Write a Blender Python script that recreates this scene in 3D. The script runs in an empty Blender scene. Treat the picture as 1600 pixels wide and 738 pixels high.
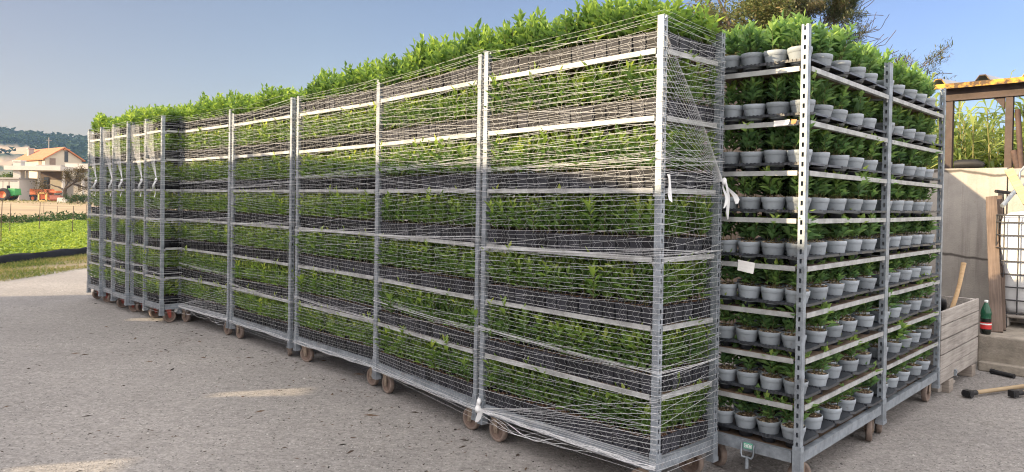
import bpy, math, random
import numpy as np
from mathutils import Vector, Matrix
random.seed(7); rng = np.random.default_rng(11)
scene = bpy.context.scene
COL = scene.collection
PI = math.pi
R = math.radians

# ------------------------------------------------------------------ camera
FPX, PITCH, ROLL, CAMZ, CY = 1129.1, -0.01349, 0.01602, 1.5036, 329.85
cp, sp = math.cos(PITCH), math.sin(PITCH)
fw = Vector((0, cp, sp)); up0 = Vector((0, -sp, cp)); r0 = Vector((1, 0, 0))
cr, sr = math.cos(ROLL), math.sin(ROLL)
rt = cr * r0 + sr * up0; up = -sr * r0 + cr * up0
CAM = Vector((0, 0, CAMZ))
def ray(px, py): return fw + rt * ((px - 800) / FPX) + up * ((CY - py) / FPX)
def at(px, py, depth): return CAM + ray(px, py) * depth
def ground(px, py, z=0.0):
    d = ray(px, py); return CAM + d * ((z - CAMZ) / d.z)
cam_d = bpy.data.cameras.new('camera'); cam = bpy.data.objects.new('camera', cam_d); COL.objects.link(cam)
cam_d.sensor_width = 36; cam_d.sensor_fit = 'HORIZONTAL'; cam_d.lens = FPX * 36 / 1600
cam_d.shift_y = (CY - 369) / 1600
cam_d.clip_start = 0.05; cam_d.clip_end = 8000
m3 = Matrix((rt, up, -fw)).transposed()
cam.matrix_world = Matrix.Translation(CAM) @ m3.to_4x4()
scene.camera = cam

# ------------------------------------------------------------------ light
SUN_EL = R(18.0)
SUN_H = Vector((-0.956, -0.292, 0)).normalized()
to_sun = (SUN_H * math.cos(SUN_EL) + Vector((0, 0, math.sin(SUN_EL)))).normalized()
w = bpy.data.worlds.new('World'); scene.world = w; w.use_nodes = True
nt = w.node_tree; nt.nodes.clear()
out = nt.nodes.new('ShaderNodeOutputWorld'); bg = nt.nodes.new('ShaderNodeBackground')
sky = nt.nodes.new('ShaderNodeTexSky'); sky.sky_type = 'NISHITA'; sky.sun_disc = False
sky.sun_elevation = SUN_EL; sky.sun_rotation = math.atan2(to_sun.x, to_sun.y)
sky.air_density = 1.0; sky.dust_density = 1.6; sky.ozone_density = 2.0
bg.inputs['Strength'].default_value = 0.15
# added unseen cloud glow overhead and behind camera to lift shade; clear sky ahead
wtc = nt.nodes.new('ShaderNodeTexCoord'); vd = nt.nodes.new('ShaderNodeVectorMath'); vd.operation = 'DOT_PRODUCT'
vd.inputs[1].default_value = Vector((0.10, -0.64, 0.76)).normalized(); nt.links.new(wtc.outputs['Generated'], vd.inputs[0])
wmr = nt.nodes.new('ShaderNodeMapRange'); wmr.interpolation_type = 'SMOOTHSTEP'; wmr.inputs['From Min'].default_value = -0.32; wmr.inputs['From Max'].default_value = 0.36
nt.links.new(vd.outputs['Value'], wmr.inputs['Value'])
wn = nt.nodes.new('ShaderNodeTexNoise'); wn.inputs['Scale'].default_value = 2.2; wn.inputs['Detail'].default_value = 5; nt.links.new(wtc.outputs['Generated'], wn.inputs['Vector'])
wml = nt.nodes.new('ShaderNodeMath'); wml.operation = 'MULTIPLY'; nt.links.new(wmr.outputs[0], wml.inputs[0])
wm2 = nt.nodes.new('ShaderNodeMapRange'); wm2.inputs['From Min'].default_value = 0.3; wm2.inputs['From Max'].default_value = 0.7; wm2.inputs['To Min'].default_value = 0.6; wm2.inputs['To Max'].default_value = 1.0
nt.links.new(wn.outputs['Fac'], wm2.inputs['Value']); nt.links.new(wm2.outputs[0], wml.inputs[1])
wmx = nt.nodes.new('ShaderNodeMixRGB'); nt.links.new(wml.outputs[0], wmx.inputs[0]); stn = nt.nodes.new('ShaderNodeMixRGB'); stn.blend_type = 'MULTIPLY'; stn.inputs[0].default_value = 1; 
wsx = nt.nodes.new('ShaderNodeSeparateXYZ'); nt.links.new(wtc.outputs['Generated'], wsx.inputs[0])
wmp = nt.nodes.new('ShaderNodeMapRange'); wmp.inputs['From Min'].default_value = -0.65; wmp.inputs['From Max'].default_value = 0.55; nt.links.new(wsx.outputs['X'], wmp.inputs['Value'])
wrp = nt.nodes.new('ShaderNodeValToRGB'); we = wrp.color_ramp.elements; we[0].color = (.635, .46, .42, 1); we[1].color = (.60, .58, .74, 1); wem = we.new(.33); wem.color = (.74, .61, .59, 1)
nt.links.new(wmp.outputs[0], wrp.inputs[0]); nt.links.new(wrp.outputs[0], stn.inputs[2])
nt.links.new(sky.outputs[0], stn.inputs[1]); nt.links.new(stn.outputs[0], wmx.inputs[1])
SKY_FILL = 9.3
wmx.inputs[2].default_value = (SKY_FILL * 1.0, SKY_FILL * 0.945, SKY_FILL * 0.92, 1)
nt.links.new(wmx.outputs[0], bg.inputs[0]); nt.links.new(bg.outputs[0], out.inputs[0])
sun_d = bpy.data.lights.new('sun', 'SUN'); sun_d.energy = 5.0; sun_d.angle = R(0.4); sun_d.color = (1.0, 0.78, 0.49)
sun = bpy.data.objects.new('sun', sun_d); COL.objects.link(sun)
sun.rotation_euler = to_sun.to_track_quat('Z', 'Y').to_euler()
scene.view_settings.view_transform = 'Standard'; scene.view_settings.look = 'None'
scene.view_settings.exposure = 0.95; scene.view_settings.gamma = 1
scene.view_settings.use_curve_mapping = False
cy = scene.cycles
cy.use_denoising = True; cy.filter_width = 1.1
try: cy.denoiser = 'OPENIMAGEDENOISE'; cy.denoising_prefilter = 'ACCURATE'
except Exception: pass
cy.max_bounces = 8; cy.diffuse_bounces = 3; cy.glossy_bounces = 3; cy.transmission_bounces = 4; cy.volume_bounces = 0
cy.transparent_max_bounces = 8; cy.caustics_reflective = False; cy.caustics_refractive = False

# ------------------------------------------------------------------ materials
MATS = {}
def new_mat(name):
    m = bpy.data.materials.new(name); m.use_nodes = True; t = m.node_tree
    b = t.nodes['Principled BSDF']; MATS[name] = m
    return m, t, b
def link(t, a, b): t.links.new(a, b)
def mat(name, c, rough=0.6, metal=0.0, var=0.25, scale=8.0, bump=0.0, bscale=None, c2=None, spec=None, coords='Object'):
    """two-tone noise colour, noise in roughness, optional bump"""
    m, t, b = new_mat(name)
    tc = t.nodes.new('ShaderNodeTexCoord')
    n = t.nodes.new('ShaderNodeTexNoise'); n.inputs['Scale'].default_value = scale; n.inputs['Detail'].default_value = 6
    n.inputs['Roughness'].default_value = 0.65
    link(t, tc.outputs[coords], n.inputs['Vector'])
    rmp = t.nodes.new('ShaderNodeValToRGB')
    rmp.color_ramp.elements[0].position = 0.3; rmp.color_ramp.elements[1].position = 0.72
    a = [x * (1 - var) for x in c]; d = [min(1, x * (1 + var)) for x in c] if c2 is None else c2
    rmp.color_ramp.elements[0].color = (*a, 1); rmp.color_ramp.elements[1].color = (*d, 1)
    link(t, n.outputs['Fac'], rmp.inputs[0]); link(t, rmp.outputs[0], b.inputs['Base Color'])
    mr = t.nodes.new('ShaderNodeMapRange'); mr.inputs['To Min'].default_value = max(0.05, rough - 0.12); mr.inputs['To Max'].default_value = min(1, rough + 0.15)
    link(t, n.outputs['Fac'], mr.inputs['Value']); link(t, mr.outputs[0], b.inputs['Roughness'])
    b.inputs['Metallic'].default_value = metal
    if spec is not None: b.inputs['Specular IOR Level'].default_value = spec
    if bump:
        n2 = t.nodes.new('ShaderNodeTexNoise'); n2.inputs['Scale'].default_value = bscale or scale * 4; n2.inputs['Detail'].default_value = 5
        link(t, tc.outputs[coords], n2.inputs['Vector'])
        bp = t.nodes.new('ShaderNodeBump'); bp.inputs['Strength'].default_value = bump; bp.inputs['Distance'].default_value = 0.01
        link(t, n2.outputs['Fac'], bp.inputs['Height']); link(t, bp.outputs[0], b.inputs['Normal'])
    return m
def leaf_mat(name, cols, transl=0.35, rough=0.42, spec=0.4):
    m, t, b = new_mat(name)
    at_ = t.nodes.new('ShaderNodeAttribute'); at_.attribute_name = 'tint'
    oi = t.nodes.new('ShaderNodeObjectInfo')
    ma = t.nodes.new('ShaderNodeMath'); ma.operation = 'MULTIPLY_ADD'; ma.inputs[1].default_value = 0.22; ma.inputs[2].default_value = -0.11
    link(t, oi.outputs['Random'], ma.inputs[0])
    ad = t.nodes.new('ShaderNodeMath'); ad.operation = 'ADD'; link(t, at_.outputs['Fac'], ad.inputs[0]); link(t, ma.outputs[0], ad.inputs[1])
    rmp = t.nodes.new('ShaderNodeValToRGB')
    el = rmp.color_ramp.elements
    el[0].position = 0.0; el[0].color = (*cols[0], 1); el[1].position = 1.0; el[1].color = (*cols[-1], 1)
    for i, c in enumerate(cols[1:-1]):
        e = el.new((i + 1) / (len(cols) - 1)); e.color = (*c, 1)
    link(t, ad.outputs[0], rmp.inputs[0]); link(t, rmp.outputs[0], b.inputs['Base Color'])
    b.inputs['Roughness'].default_value = rough; b.inputs['Specular IOR Level'].default_value = spec
    tr = t.nodes.new('ShaderNodeBsdfTranslucent')
    hs = t.nodes.new('ShaderNodeHueSaturation'); hs.inputs['Saturation'].default_value = 1.1; hs.inputs['Value'].default_value = 1.6
    hs.inputs['Hue'].default_value = 0.485
    link(t, rmp.outputs[0], hs.inputs['Color']); link(t, hs.outputs[0], tr.inputs['Color'])
    mx = t.nodes.new('ShaderNodeMixShader'); mx.inputs[0].default_value = transl
    link(t, b.outputs[0], mx.inputs[1]); link(t, tr.outputs[0], mx.inputs[2])
    link(t, mx.outputs[0], t.nodes['Material Output'].inputs['Surface'])
    return m
def tint_mat(name, cols, rough=0.85):
    m, t, b = new_mat(name)
    at_ = t.nodes.new('ShaderNodeAttribute'); at_.attribute_name = 'tint'
    rmp = t.nodes.new('ShaderNodeValToRGB'); el = rmp.color_ramp.elements
    el[0].color = (*cols[0], 1); el[1].color = (*cols[-1], 1)
    for i, c in enumerate(cols[1:-1]):
        e = el.new((i + 1) / (len(cols) - 1)); e.color = (*c, 1)
    link(t, at_.outputs['Fac'], rmp.inputs[0]); link(t, rmp.outputs[0], b.inputs['Base Color'])
    b.inputs['Roughness'].default_value = rough
    return m
def wood_mat(name, c, c2, axis=0, scale=3.0, rough=0.8):
    m, t, b = new_mat(name)
    tc = t.nodes.new('ShaderNodeTexCoord'); mp = t.nodes.new('ShaderNodeMapping')
    s = [22, 22, 22]; s[axis] = 1.2; mp.inputs['Scale'].default_value = s
    link(t, tc.outputs['Object'], mp.inputs[0])
    n = t.nodes.new('ShaderNodeTexNoise'); n.inputs['Scale'].default_value = scale; n.inputs['Detail'].default_value = 7; n.inputs['Distortion'].default_value = 0.6
    link(t, mp.outputs[0], n.inputs['Vector'])
    n2 = t.nodes.new('ShaderNodeTexNoise'); n2.inputs['Scale'].default_value = 4; n2.inputs['Detail'].default_value = 5
    link(t, tc.outputs['Object'], n2.inputs['Vector'])
    mx = t.nodes.new('ShaderNodeMath'); mx.operation = 'MULTIPLY_ADD'; mx.inputs[1].default_value = 0.55
    mm = t.nodes.new('ShaderNodeMath'); mm.operation = 'MULTIPLY'; mm.inputs[1].default_value = 0.5
    link(t, n2.outputs['Fac'], mm.inputs[0]); link(t, n.outputs['Fac'], mx.inputs[0]); link(t, mm.outputs[0], mx.inputs[2])
    rmp = t.nodes.new('ShaderNodeValToRGB'); rmp.color_ramp.elements[0].position = 0.36; rmp.color_ramp.elements[1].position = 0.68
    rmp.color_ramp.elements[0].color = (*c, 1); rmp.color_ramp.elements[1].color = (*c2, 1)
    link(t, mx.outputs[0], rmp.inputs[0]); link(t, rmp.outputs[0], b.inputs['Base Color'])
    b.inputs['Roughness'].default_value = rough
    bp = t.nodes.new('ShaderNodeBump'); bp.inputs['Strength'].default_value = 0.35; bp.inputs['Distance'].default_value = 0.004
    link(t, n.outputs['Fac'], bp.inputs['Height']); link(t, bp.outputs[0], b.inputs['Normal'])
    return m

def rusted(m):
    t = m.node_tree; b = t.nodes['Principled BSDF']; src = b.inputs['Base Color'].links[0].from_socket; tc = t.nodes.new('ShaderNodeTexCoord')
    n = t.nodes.new('ShaderNodeTexNoise'); n.inputs['Scale'].default_value = 7; n.inputs['Detail'].default_value = 8; n.inputs['Roughness'].default_value = .75; link(t, tc.outputs['Object'], n.inputs['Vector'])
    rp = t.nodes.new('ShaderNodeValToRGB'); rp.color_ramp.elements[0].position = .58; rp.color_ramp.elements[1].position = .70; rp.color_ramp.elements[0].color = (0, 0, 0, 1); rp.color_ramp.elements[1].color = (.75, .75, .75, 1); link(t, n.outputs['Fac'], rp.inputs[0])
    mx = t.nodes.new('ShaderNodeMixRGB'); link(t, rp.outputs[0], mx.inputs[0]); link(t, src, mx.inputs[1]); mx.inputs[2].default_value = (.15, .10, .07, 1); link(t, mx.outputs[0], b.inputs['Base Color']); return m
GALV = mat('galvanised_steel', (0.285, 0.32, 0.36), 0.5, 0.45, 0.40, 14, 0.1, 60)
RIMM = mat('shelf_rim_steel', (0.40, 0.41, 0.41), 0.55, 0.3, 0.35, 9, 0.1, 50)
rusted(GALV); rusted(RIMM)
PLY = mat('shelf_plywood', (0.16, 0.11, 0.075), 0.85, 0, 0.4, 10)
def potb_mat():
    m = mat('black_plastic', (0.024, 0.025, 0.031), 0.55, 0, 0.35, 20, spec=0.25); t = m.node_tree; b = t.nodes['Principled BSDF']
    src = b.inputs['Base Color'].links[0].from_socket
    oi = t.nodes.new('ShaderNodeObjectInfo'); at_ = t.nodes.new('ShaderNodeAttribute'); at_.attribute_name = 'tint'
    ad = t.nodes.new('ShaderNodeMath'); ad.operation = 'ADD'; link(t, oi.outputs['Random'], ad.inputs[0]); link(t, at_.outputs['Fac'], ad.inputs[1])
    fr_ = t.nodes.new('ShaderNodeMath'); fr_.operation = 'FRACT'; link(t, ad.outputs[0], fr_.inputs[0])
    mr = t.nodes.new('ShaderNodeMapRange'); mr.inputs['To Min'].default_value = .55; mr.inputs['To Max'].default_value = 1.9; link(t, fr_.outputs[0], mr.inputs['Value'])
    mu = t.nodes.new('ShaderNodeMixRGB'); mu.blend_type = 'MULTIPLY'; mu.inputs[0].default_value = 1; link(t, src, mu.inputs[1]); link(t, mr.outputs[0], mu.inputs[2])
    link(t, mu.outputs[0], b.inputs['Base Color']); return m
POTB = potb_mat()
def potg_mat():
    m = mat('grey_plastic', (0.325, 0.365, 0.405), 0.55, 0, 0.10, 12, spec=0.3); t = m.node_tree; b = t.nodes['Principled BSDF']
    src = b.inputs['Base Color'].links[0].from_socket
    oi = t.nodes.new('ShaderNodeObjectInfo'); mr = t.nodes.new('ShaderNodeMapRange'); mr.inputs['To Min'].default_value = .80; mr.inputs['To Max'].default_value = 1.18
    link(t, oi.outputs['Random'], mr.inputs['Value'])
    mu = t.nodes.new('ShaderNodeMixRGB'); mu.blend_type = 'MULTIPLY'; mu.inputs[0].default_value = 1; link(t, src, mu.inputs[1]); link(t, mr.outputs[0], mu.inputs[2])
    tc = t.nodes.new('ShaderNodeTexCoord'); ge = t.nodes.new('ShaderNodeVectorMath'); link(t, tc.outputs['Object'], ge.inputs[0])
    cmb = t.nodes.new('ShaderNodeCombineXYZ'); ml = t.nodes.new('ShaderNodeMath'); ml.operation = 'MULTIPLY'; ml.inputs[1].default_value = 7; link(t, oi.outputs['Random'], ml.inputs[0])
    for k in range(3): link(t, ml.outputs[0], cmb.inputs[k])
    link(t, cmb.outputs[0], ge.inputs[1])
    n = t.nodes.new('ShaderNodeTexNoise'); n.inputs['Scale'].default_value = 26; n.inputs['Detail'].default_value = 6; n.inputs['Roughness'].default_value = .7; link(t, ge.outputs[0], n.inputs['Vector'])
    rp = t.nodes.new('ShaderNodeValToRGB'); rp.color_ramp.elements[0].position = .60; rp.color_ramp.elements[1].position = .74; rp.color_ramp.elements[0].color = (0, 0, 0, 1); rp.color_ramp.elements[1].color = (.55, .55, .55, 1)
    link(t, n.outputs['Fac'], rp.inputs[0])
    mx = t.nodes.new('ShaderNodeMixRGB'); link(t, rp.outputs[0], mx.inputs[0]); link(t, mu.outputs[0], mx.inputs[1]); mx.inputs[2].default_value = (.13, .10, .08, 1)
    link(t, mx.outputs[0], b.inputs['Base Color']); return m
POTG = potg_mat()
TRAY = mat('tray_plastic', (0.030, 0.034, 0.042), 0.42, 0, 0.3, 14, spec=0.5)
SOIL = mat('potting_soil', (0.055, 0.028, 0.016), 0.95, 0, 0.7, 130, 0.8, 160, c2=(0.20, 0.10, 0.055))
SOILG = mat('bark_mulch', (0.05, 0.03, 0.02), 0.95, 0, 0.6, 95, 1.0, 140, c2=(0.22, 0.15, 0.095))
CHIP = tint_mat('wood_chip', [(0.07, 0.04, 0.025), (0.27, 0.19, 0.12), (0.52, 0.42, 0.30)])
LEAFN = leaf_mat('seedling_leaf', [(0.058, 0.118, 0.044), (0.125, 0.225, 0.060), (0.24, 0.36, 0.078), (0.44, 0.53, 0.11)], 0.46)
LEAFG = leaf_mat('potted_leaf', [(0.066, 0.14, 0.064), (0.145, 0.265, 0.095), (0.25, 0.39, 0.115), (0.42, 0.53, 0.13)], 0.46)
STEM = mat('green_stem', (0.13, 0.12, 0.045), 0.8, 0, 0.3, 30)
NETM = mat('net_thread', (0.80, 0.81, 0.83), 0.5, 0, 0.05, 10)
FILM = mat('white_film', (0.82, 0.83, 0.84), 0.45, 0, 0.06, 10)
WHEEL = mat('caster_tyre', (0.20, 0.155, 0.13), 0.85, 0, 0.35, 25, 0.2, 70)
WHUB = mat('caster_hub', (0.15, 0.105, 0.085), 0.8, 0.1, 0.4, 35)
FORK = mat('caster_fork', (0.28, 0.22, 0.17), 0.7, 0.3, 0.4, 30)
FORKR = mat('red_fork', (0.32, 0.07, 0.05), 0.7, 0, 0.4, 30)
PAPER = mat('paper', (0.78, 0.77, 0.75), 0.8, 0, 0.06, 10)
TAGG = mat('green_tag', (0.12, 0.42, 0.30), 0.5, 0, 0.1, 10)
TAGW = mat('white_paint', (0.75, 0.78, 0.76), 0.6, 0, 0.05, 10)
ORNG = mat('orange_tape', (0.65, 0.22, 0.08), 0.6, 0, 0.1, 10)
def wall_mat():
    m = mat('precast_concrete', (0.36, 0.34, 0.315), 0.9, 0, 0.20, 2.2, 0.3, 60, c2=(0.47, 0.44, 0.40)); t = m.node_tree; b = t.nodes['Principled BSDF']
    src = b.inputs['Base Color'].links[0].from_socket; tc = t.nodes.new('ShaderNodeTexCoord')
    def str_(sx, sz, lo, hi, colr, prev):
        mp = t.nodes.new('ShaderNodeMapping'); mp.inputs['Scale'].default_value = (sx, 1, sz); link(t, tc.outputs['Object'], mp.inputs[0])
        n = t.nodes.new('ShaderNodeTexNoise'); n.inputs['Scale'].default_value = 1; n.inputs['Detail'].default_value = 7; n.inputs['Roughness'].default_value = .7; link(t, mp.outputs[0], n.inputs['Vector'])
        rp = t.nodes.new('ShaderNodeValToRGB'); rp.color_ramp.elements[0].position = lo; rp.color_ramp.elements[1].position = hi; rp.color_ramp.elements[0].color = (0, 0, 0, 1); rp.color_ramp.elements[1].color = (.8, .8, .8, 1); link(t, n.outputs['Fac'], rp.inputs[0])
        mx = t.nodes.new('ShaderNodeMixRGB'); link(t, rp.outputs[0], mx.inputs[0]); link(t, prev, mx.inputs[1]); mx.inputs[2].default_value = (*colr, 1); return mx.outputs[0]
    c = str_(9, .5, .52, .72, (.22, .20, .185), src); c = str_(3, .7, .56, .72, (.52, .49, .45), c); c = str_(14, 16, .66, .70, (.20, .17, .14), c)
    v = t.nodes.new('ShaderNodeTexWave'); v.bands_direction = 'Z'; v.inputs['Scale'].default_value = .33; v.inputs['Distortion'].default_value = 1.4; v.inputs['Detail'].default_value = 6; v.inputs['Detail Scale'].default_value = 2; link(t, tc.outputs['Object'], v.inputs['Vector'])
    rp = t.nodes.new('ShaderNodeValToRGB'); rp.color_ramp.elements[0].position = .0; rp.color_ramp.elements[0].color = (1, 1, 1, 1); rp.color_ramp.elements[1].position = .002; rp.color_ramp.elements[1].color = (0, 0, 0, 1); link(t, v.outputs['Fac'], rp.inputs[0])
    mx = t.nodes.new('ShaderNodeMixRGB'); link(t, rp.outputs[0], mx.inputs[0]); link(t, c, mx.inputs[1]); mx.inputs[2].default_value = (.10, .09, .08, 1)
    link(t, mx.outputs[0], b.inputs['Base Color']); return m
CONC = wall_mat()
LEDGE = mat('rough_concrete', (0.27, 0.24, 0.20), 0.95, 0, 0.35, 7, 0.7, 45)
BLOCK = mat('concrete_block', (0.33, 0.30, 0.27), 0.95, 0, 0.25, 12, 0.5, 60)
RUST = mat('rusty_steel', (0.085, 0.055, 0.045), 0.8, 0.2, 0.45, 12, 0.2, 60)
CRATEW = wood_mat('weathered_board', (0.19, 0.17, 0.155), (0.40, 0.37, 0.34), 0)
PLANKW = wood_mat('brown_plank', (0.075, 0.052, 0.040), (0.185, 0.135, 0.105), 2)
HANDLE = wood_mat('handle_wood', (0.42, 0.27, 0.14), (0.60, 0.42, 0.24), 0)
HANDLED = wood_mat('old_handle_wood', (0.26, 0.19, 0.11), (0.42, 0.32, 0.20), 0)
BLACKM = mat('black_iron', (0.020, 0.020, 0.022), 0.6, 0.3, 0.4, 30)
HOSE = mat('black_hose', (0.018, 0.019, 0.024), 0.45, 0, 0.3, 15)
TANKW = mat('tank_white', (0.70, 0.71, 0.72), 0.45, 0, 0.06, 3)
GLASSG = mat('green_bottle', (0.012, 0.085, 0.045), 0.15, 0, 0.2, 6)
COLA = mat('dark_drink', (0.008, 0.012, 0.009), 0.2, 0, 0.2, 6)
REDL = mat('red_label', (0.55, 0.03, 0.03), 0.5, 0, 0.1, 6)

# ------------------------------------------------------------------ object helpers
def tag(o, label=None, cat=None, group=None, kind=None):
    if label: o['label'] = label
    if cat: o['category'] = cat
    if group: o['group'] = group
    if kind: o['kind'] = kind
    return o
def empty(name, loc, rz=0.0, label=None, cat=None, group=None):
    o = bpy.data.objects.new(name, None); COL.objects.link(o); o.empty_display_size = 0.1
    o.location = loc; o.rotation_euler = (0, 0, rz)
    return tag(o, label, cat, group)
def link_mesh(name, me, parent=None, loc=None, rot=None, scale=None):
    o = bpy.data.objects.new(name, me); COL.objects.link(o)
    if parent: o.parent = parent
    if loc is not None: o.location = loc
    if rot is not None: o.rotation_euler = rot
    if scale is not None: o.scale = scale
    return o
class MB:
    def __init__(s): s.v = []; s.f = []; s.m = []; s.sm = []
    def add(s, vs, fs, mi=0, smooth=False):
        b = len(s.v); s.v += [tuple(x) for x in vs]
        for f in fs: s.f.append([b + i for i in f]); s.m.append(mi); s.sm.append(smooth)
        return s
    def box(s, c, d, mi=0, M=None, taper=(1, 1)):
        hx, hy, hz = d[0] / 2, d[1] / 2, d[2] / 2
        vs = []
        for z, k in ((-hz, 0), (hz, 1)):
            tx, ty = (taper if k else (1, 1))
            vs += [(-hx * tx, -hy * ty, z), (hx * tx, -hy * ty, z), (hx * tx, hy * ty, z), (-hx * tx, hy * ty, z)]
        vs = [Vector(v) for v in vs]
        if M is not None: vs = [M @ v for v in vs]
        vs = [v + Vector(c) for v in vs]
        return s.add(vs, [(3, 2, 1, 0), (4, 5, 6, 7), (0, 1, 5, 4), (1, 2, 6, 5), (2, 3, 7, 6), (3, 0, 4, 7)], mi)
    def bx(s, x0, x1, y0, y1, z0, z1, mi=0): return s.box(((x0 + x1) / 2, (y0 + y1) / 2, (z0 + z1) / 2), (x1 - x0, y1 - y0, z1 - z0), mi)
    def bar(s, p, q, wdt, hgt, mi=0, up_=Vector((0, 0, 1))):
        p, q = Vector(p), Vector(q); d = (q - p); L = d.length; d.normalize()
        side = d.cross(up_)
        if side.length < 1e-4: side = d.cross(Vector((1, 0, 0)))
        side.normalize(); u = side.cross(d)
        M = Matrix((d, side, u)).transposed()
        return s.box((p + q) / 2, (L, wdt, hgt), mi, M)
    def tube(s, pts, rad, n=8, mi=0, caps=True, smooth=True):
        pts = [Vector(p) for p in pts]; rs = rad if isinstance(rad, (list, tuple)) else [rad] * len(pts)
        vs = []; prev = None
        for i, p in enumerate(pts):
            d = (pts[min(i + 1, len(pts) - 1)] - pts[max(i - 1, 0)])
            if d.length < 1e-9: d = Vector((0, 0, 1))
            d.normalize()
            if prev is None:
                a = d.cross(Vector((0, 0, 1)))
                if a.length < 0.05: a = d.cross(Vector((1, 0, 0)))
            else: a = prev - d * prev.dot(d)
            a.normalize(); prev = a; b = d.cross(a)
            for k in range(n):
                t = 2 * PI * k / n; vs.append(p + (a * math.cos(t) + b * math.sin(t)) * rs[i])
        fs = []
        for i in range(len(pts) - 1):
            for k in range(n): fs.append((i * n + k, i * n + (k + 1) % n, (i + 1) * n + (k + 1) % n, (i + 1) * n + k))
        s.add(vs, fs, mi, smooth)
        if caps:
            s.add(vs[:n], [tuple(range(n))[::-1]], mi); s.add(vs[-n:], [tuple(range(n))], mi)
        return s
    def lathe(s, prof, n=24, mi=0, c=(0, 0, 0), smooth=True, M=None, mis=None):
        vs = []
        for r, z in prof:
            for k in range(n):
                v = Vector((r * math.cos(2 * PI * k / n), r * math.sin(2 * PI * k / n), z))
                if M is not None: v = M @ v
                vs.append(v + Vector(c))
        base = len(s.v); s.v += [tuple(v) for v in vs]
        for i in range(len(prof) - 1):
            for k in range(n):
                s.f.append([base + i * n + k, base + i * n + (k + 1) % n, base + (i + 1) * n + (k + 1) % n, base + (i + 1) * n + k])
                s.m.append(mis[i] if mis else mi); s.sm.append(smooth)
        return s
    def prism(s, poly, y0, y1, mi=0, M=None):
        """polygon in xz extruded along y"""
        n = len(poly); vs = [Vector((x, y0, z)) for x, z in poly] + [Vector((x, y1, z)) for x, z in poly]
        if M is not None: vs = [M @ v for v in vs]
        return s.add(vs, [tuple(range(n)), tuple(range(n, 2 * n))[::-1]] + [(i, i + n, (i + 1) % n + n, (i + 1) % n) for i in range(n)], mi)
    def mesh(s, name, mats):
        me = bpy.data.meshes.new(name); me.from_pydata(s.v, [], s.f); me.validate()
        for m in (mats if isinstance(mats, (list, tuple)) else [mats]): me.materials.append(m)
        if len(me.polygons) == len(s.m):
            me.polygons.foreach_set('material_index', s.m); me.polygons.foreach_set('use_smooth', s.sm)
        me.update(); return me
    def build(s, name, mats, parent=None, loc=None, rot=None, bevel=0):
        o = link_mesh(name, s.mesh(name, mats), parent, loc, rot)
        if bevel:
            b = o.modifiers.new('bevel', 'BEVEL'); b.width = bevel; b.segments = 2; b.limit_method = 'ANGLE'
        return o
def np_mesh(name, V, F, mi, tint, mats):
    """quads only, numpy arrays"""
    me = bpy.data.meshes.new(name); nf = len(F)
    me.vertices.add(len(V)); me.vertices.foreach_set('co', np.asarray(V, np.float32).ravel())
    me.loops.add(nf * 4); me.loops.foreach_set('vertex_index', np.asarray(F, np.int32).ravel())
    me.polygons.add(nf); me.polygons.foreach_set('loop_start', np.arange(0, nf * 4, 4, dtype=np.int32))
    for m in mats: me.materials.append(m)
    me.polygons.foreach_set('material_index', np.asarray(mi, np.int32))
    a = me.attributes.new('tint', 'FLOAT', 'POINT'); a.data.foreach_set('value', np.asarray(tint, np.float32))
    me.update(calc_edges=True); me.validate()
    return me
def rotz(a):
    c, s_ = np.cos(a), np.sin(a); return np.array([[c, -s_, 0], [s_, c, 0], [0, 0, 1]])
def cat(parts):
    Vs, Fs, Ms, Ts = [], [], [], []; o = 0
    for V, F, m, t in parts:
        Vs.append(V); Fs.append(F + o); Ms.append(m); Ts.append(t); o += len(V)
    return np.vstack(Vs), np.vstack(Fs), np.concatenate(Ms), np.concatenate(Ts)
def place(part, xyz, rz=0.0, sc=1.0, mshift=None):
    V, F, m, t = part
    return (V * sc) @ rotz(rz).T + np.asarray(xyz), F, m, t

# ------------------------------------------------------------------ foliage
def leaves(P, D, L, W, tint, fold=0.25, droop=0.15, roll=None):
    """P bases (n,3), D directions (n,3), L lengths, W widths -> two folded quads per leaf"""
    n = len(P); D = D / np.linalg.norm(D, axis=1, keepdims=True)
    upv = np.tile([0, 0, 1.0], (n, 1)); S = np.cross(D, upv); ln = np.linalg.norm(S, axis=1, keepdims=True)
    S = np.where(ln > 1e-3, S / np.maximum(ln, 1e-3), [[1, 0, 0]])
    N = np.cross(S, D)
    if roll is not None:
        c, s_ = np.cos(roll)[:, None], np.sin(roll)[:, None]; S, N = S * c + N * s_, N * c - S * s_
    L = L[:, None]; W = W[:, None]
    b = P; mid = P + D * L * 0.5 - N * W * fold * 0.4
    tip = P + D * L - np.array([0, 0, 1]) * L * droop
    l = P + D * L * 0.45 + S * W * 0.5 + N * W * fold; r = P + D * L * 0.45 - S * W * 0.5 + N * W * fold
    V = np.stack([b, mid, tip, l, r], 1).reshape(-1, 3)
    i = np.arange(n)[:, None] * 5
    F = np.concatenate([i + np.array([[0, 4, 2, 1]]), i + np.array([[0, 1, 2, 3]])], 0)
    return V, F, np.zeros(len(F), int), np.repeat(tint, 5)
def stick(p, q, r, mi=1, tint=0.3):
    p, q = np.asarray(p, float), np.asarray(q, float); d = q - p
    a = np.cross(d, [0.3, 0.9, 0.1]); a /= np.linalg.norm(a) + 1e-9; b = np.cross(d, a); b /= np.linalg.norm(b) + 1e-9
    V = []
    for c, rr in ((p, r), (q, r * 0.6)):
        for k in range(3): V.append(c + (a * np.cos(2.094 * k) + b * np.sin(2.094 * k)) * rr)
    return np.array(V), np.array([[0, 1, 4, 3], [1, 2, 5, 4], [2, 0, 3, 5]]), np.full(3, mi), np.full(6, tint)
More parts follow.
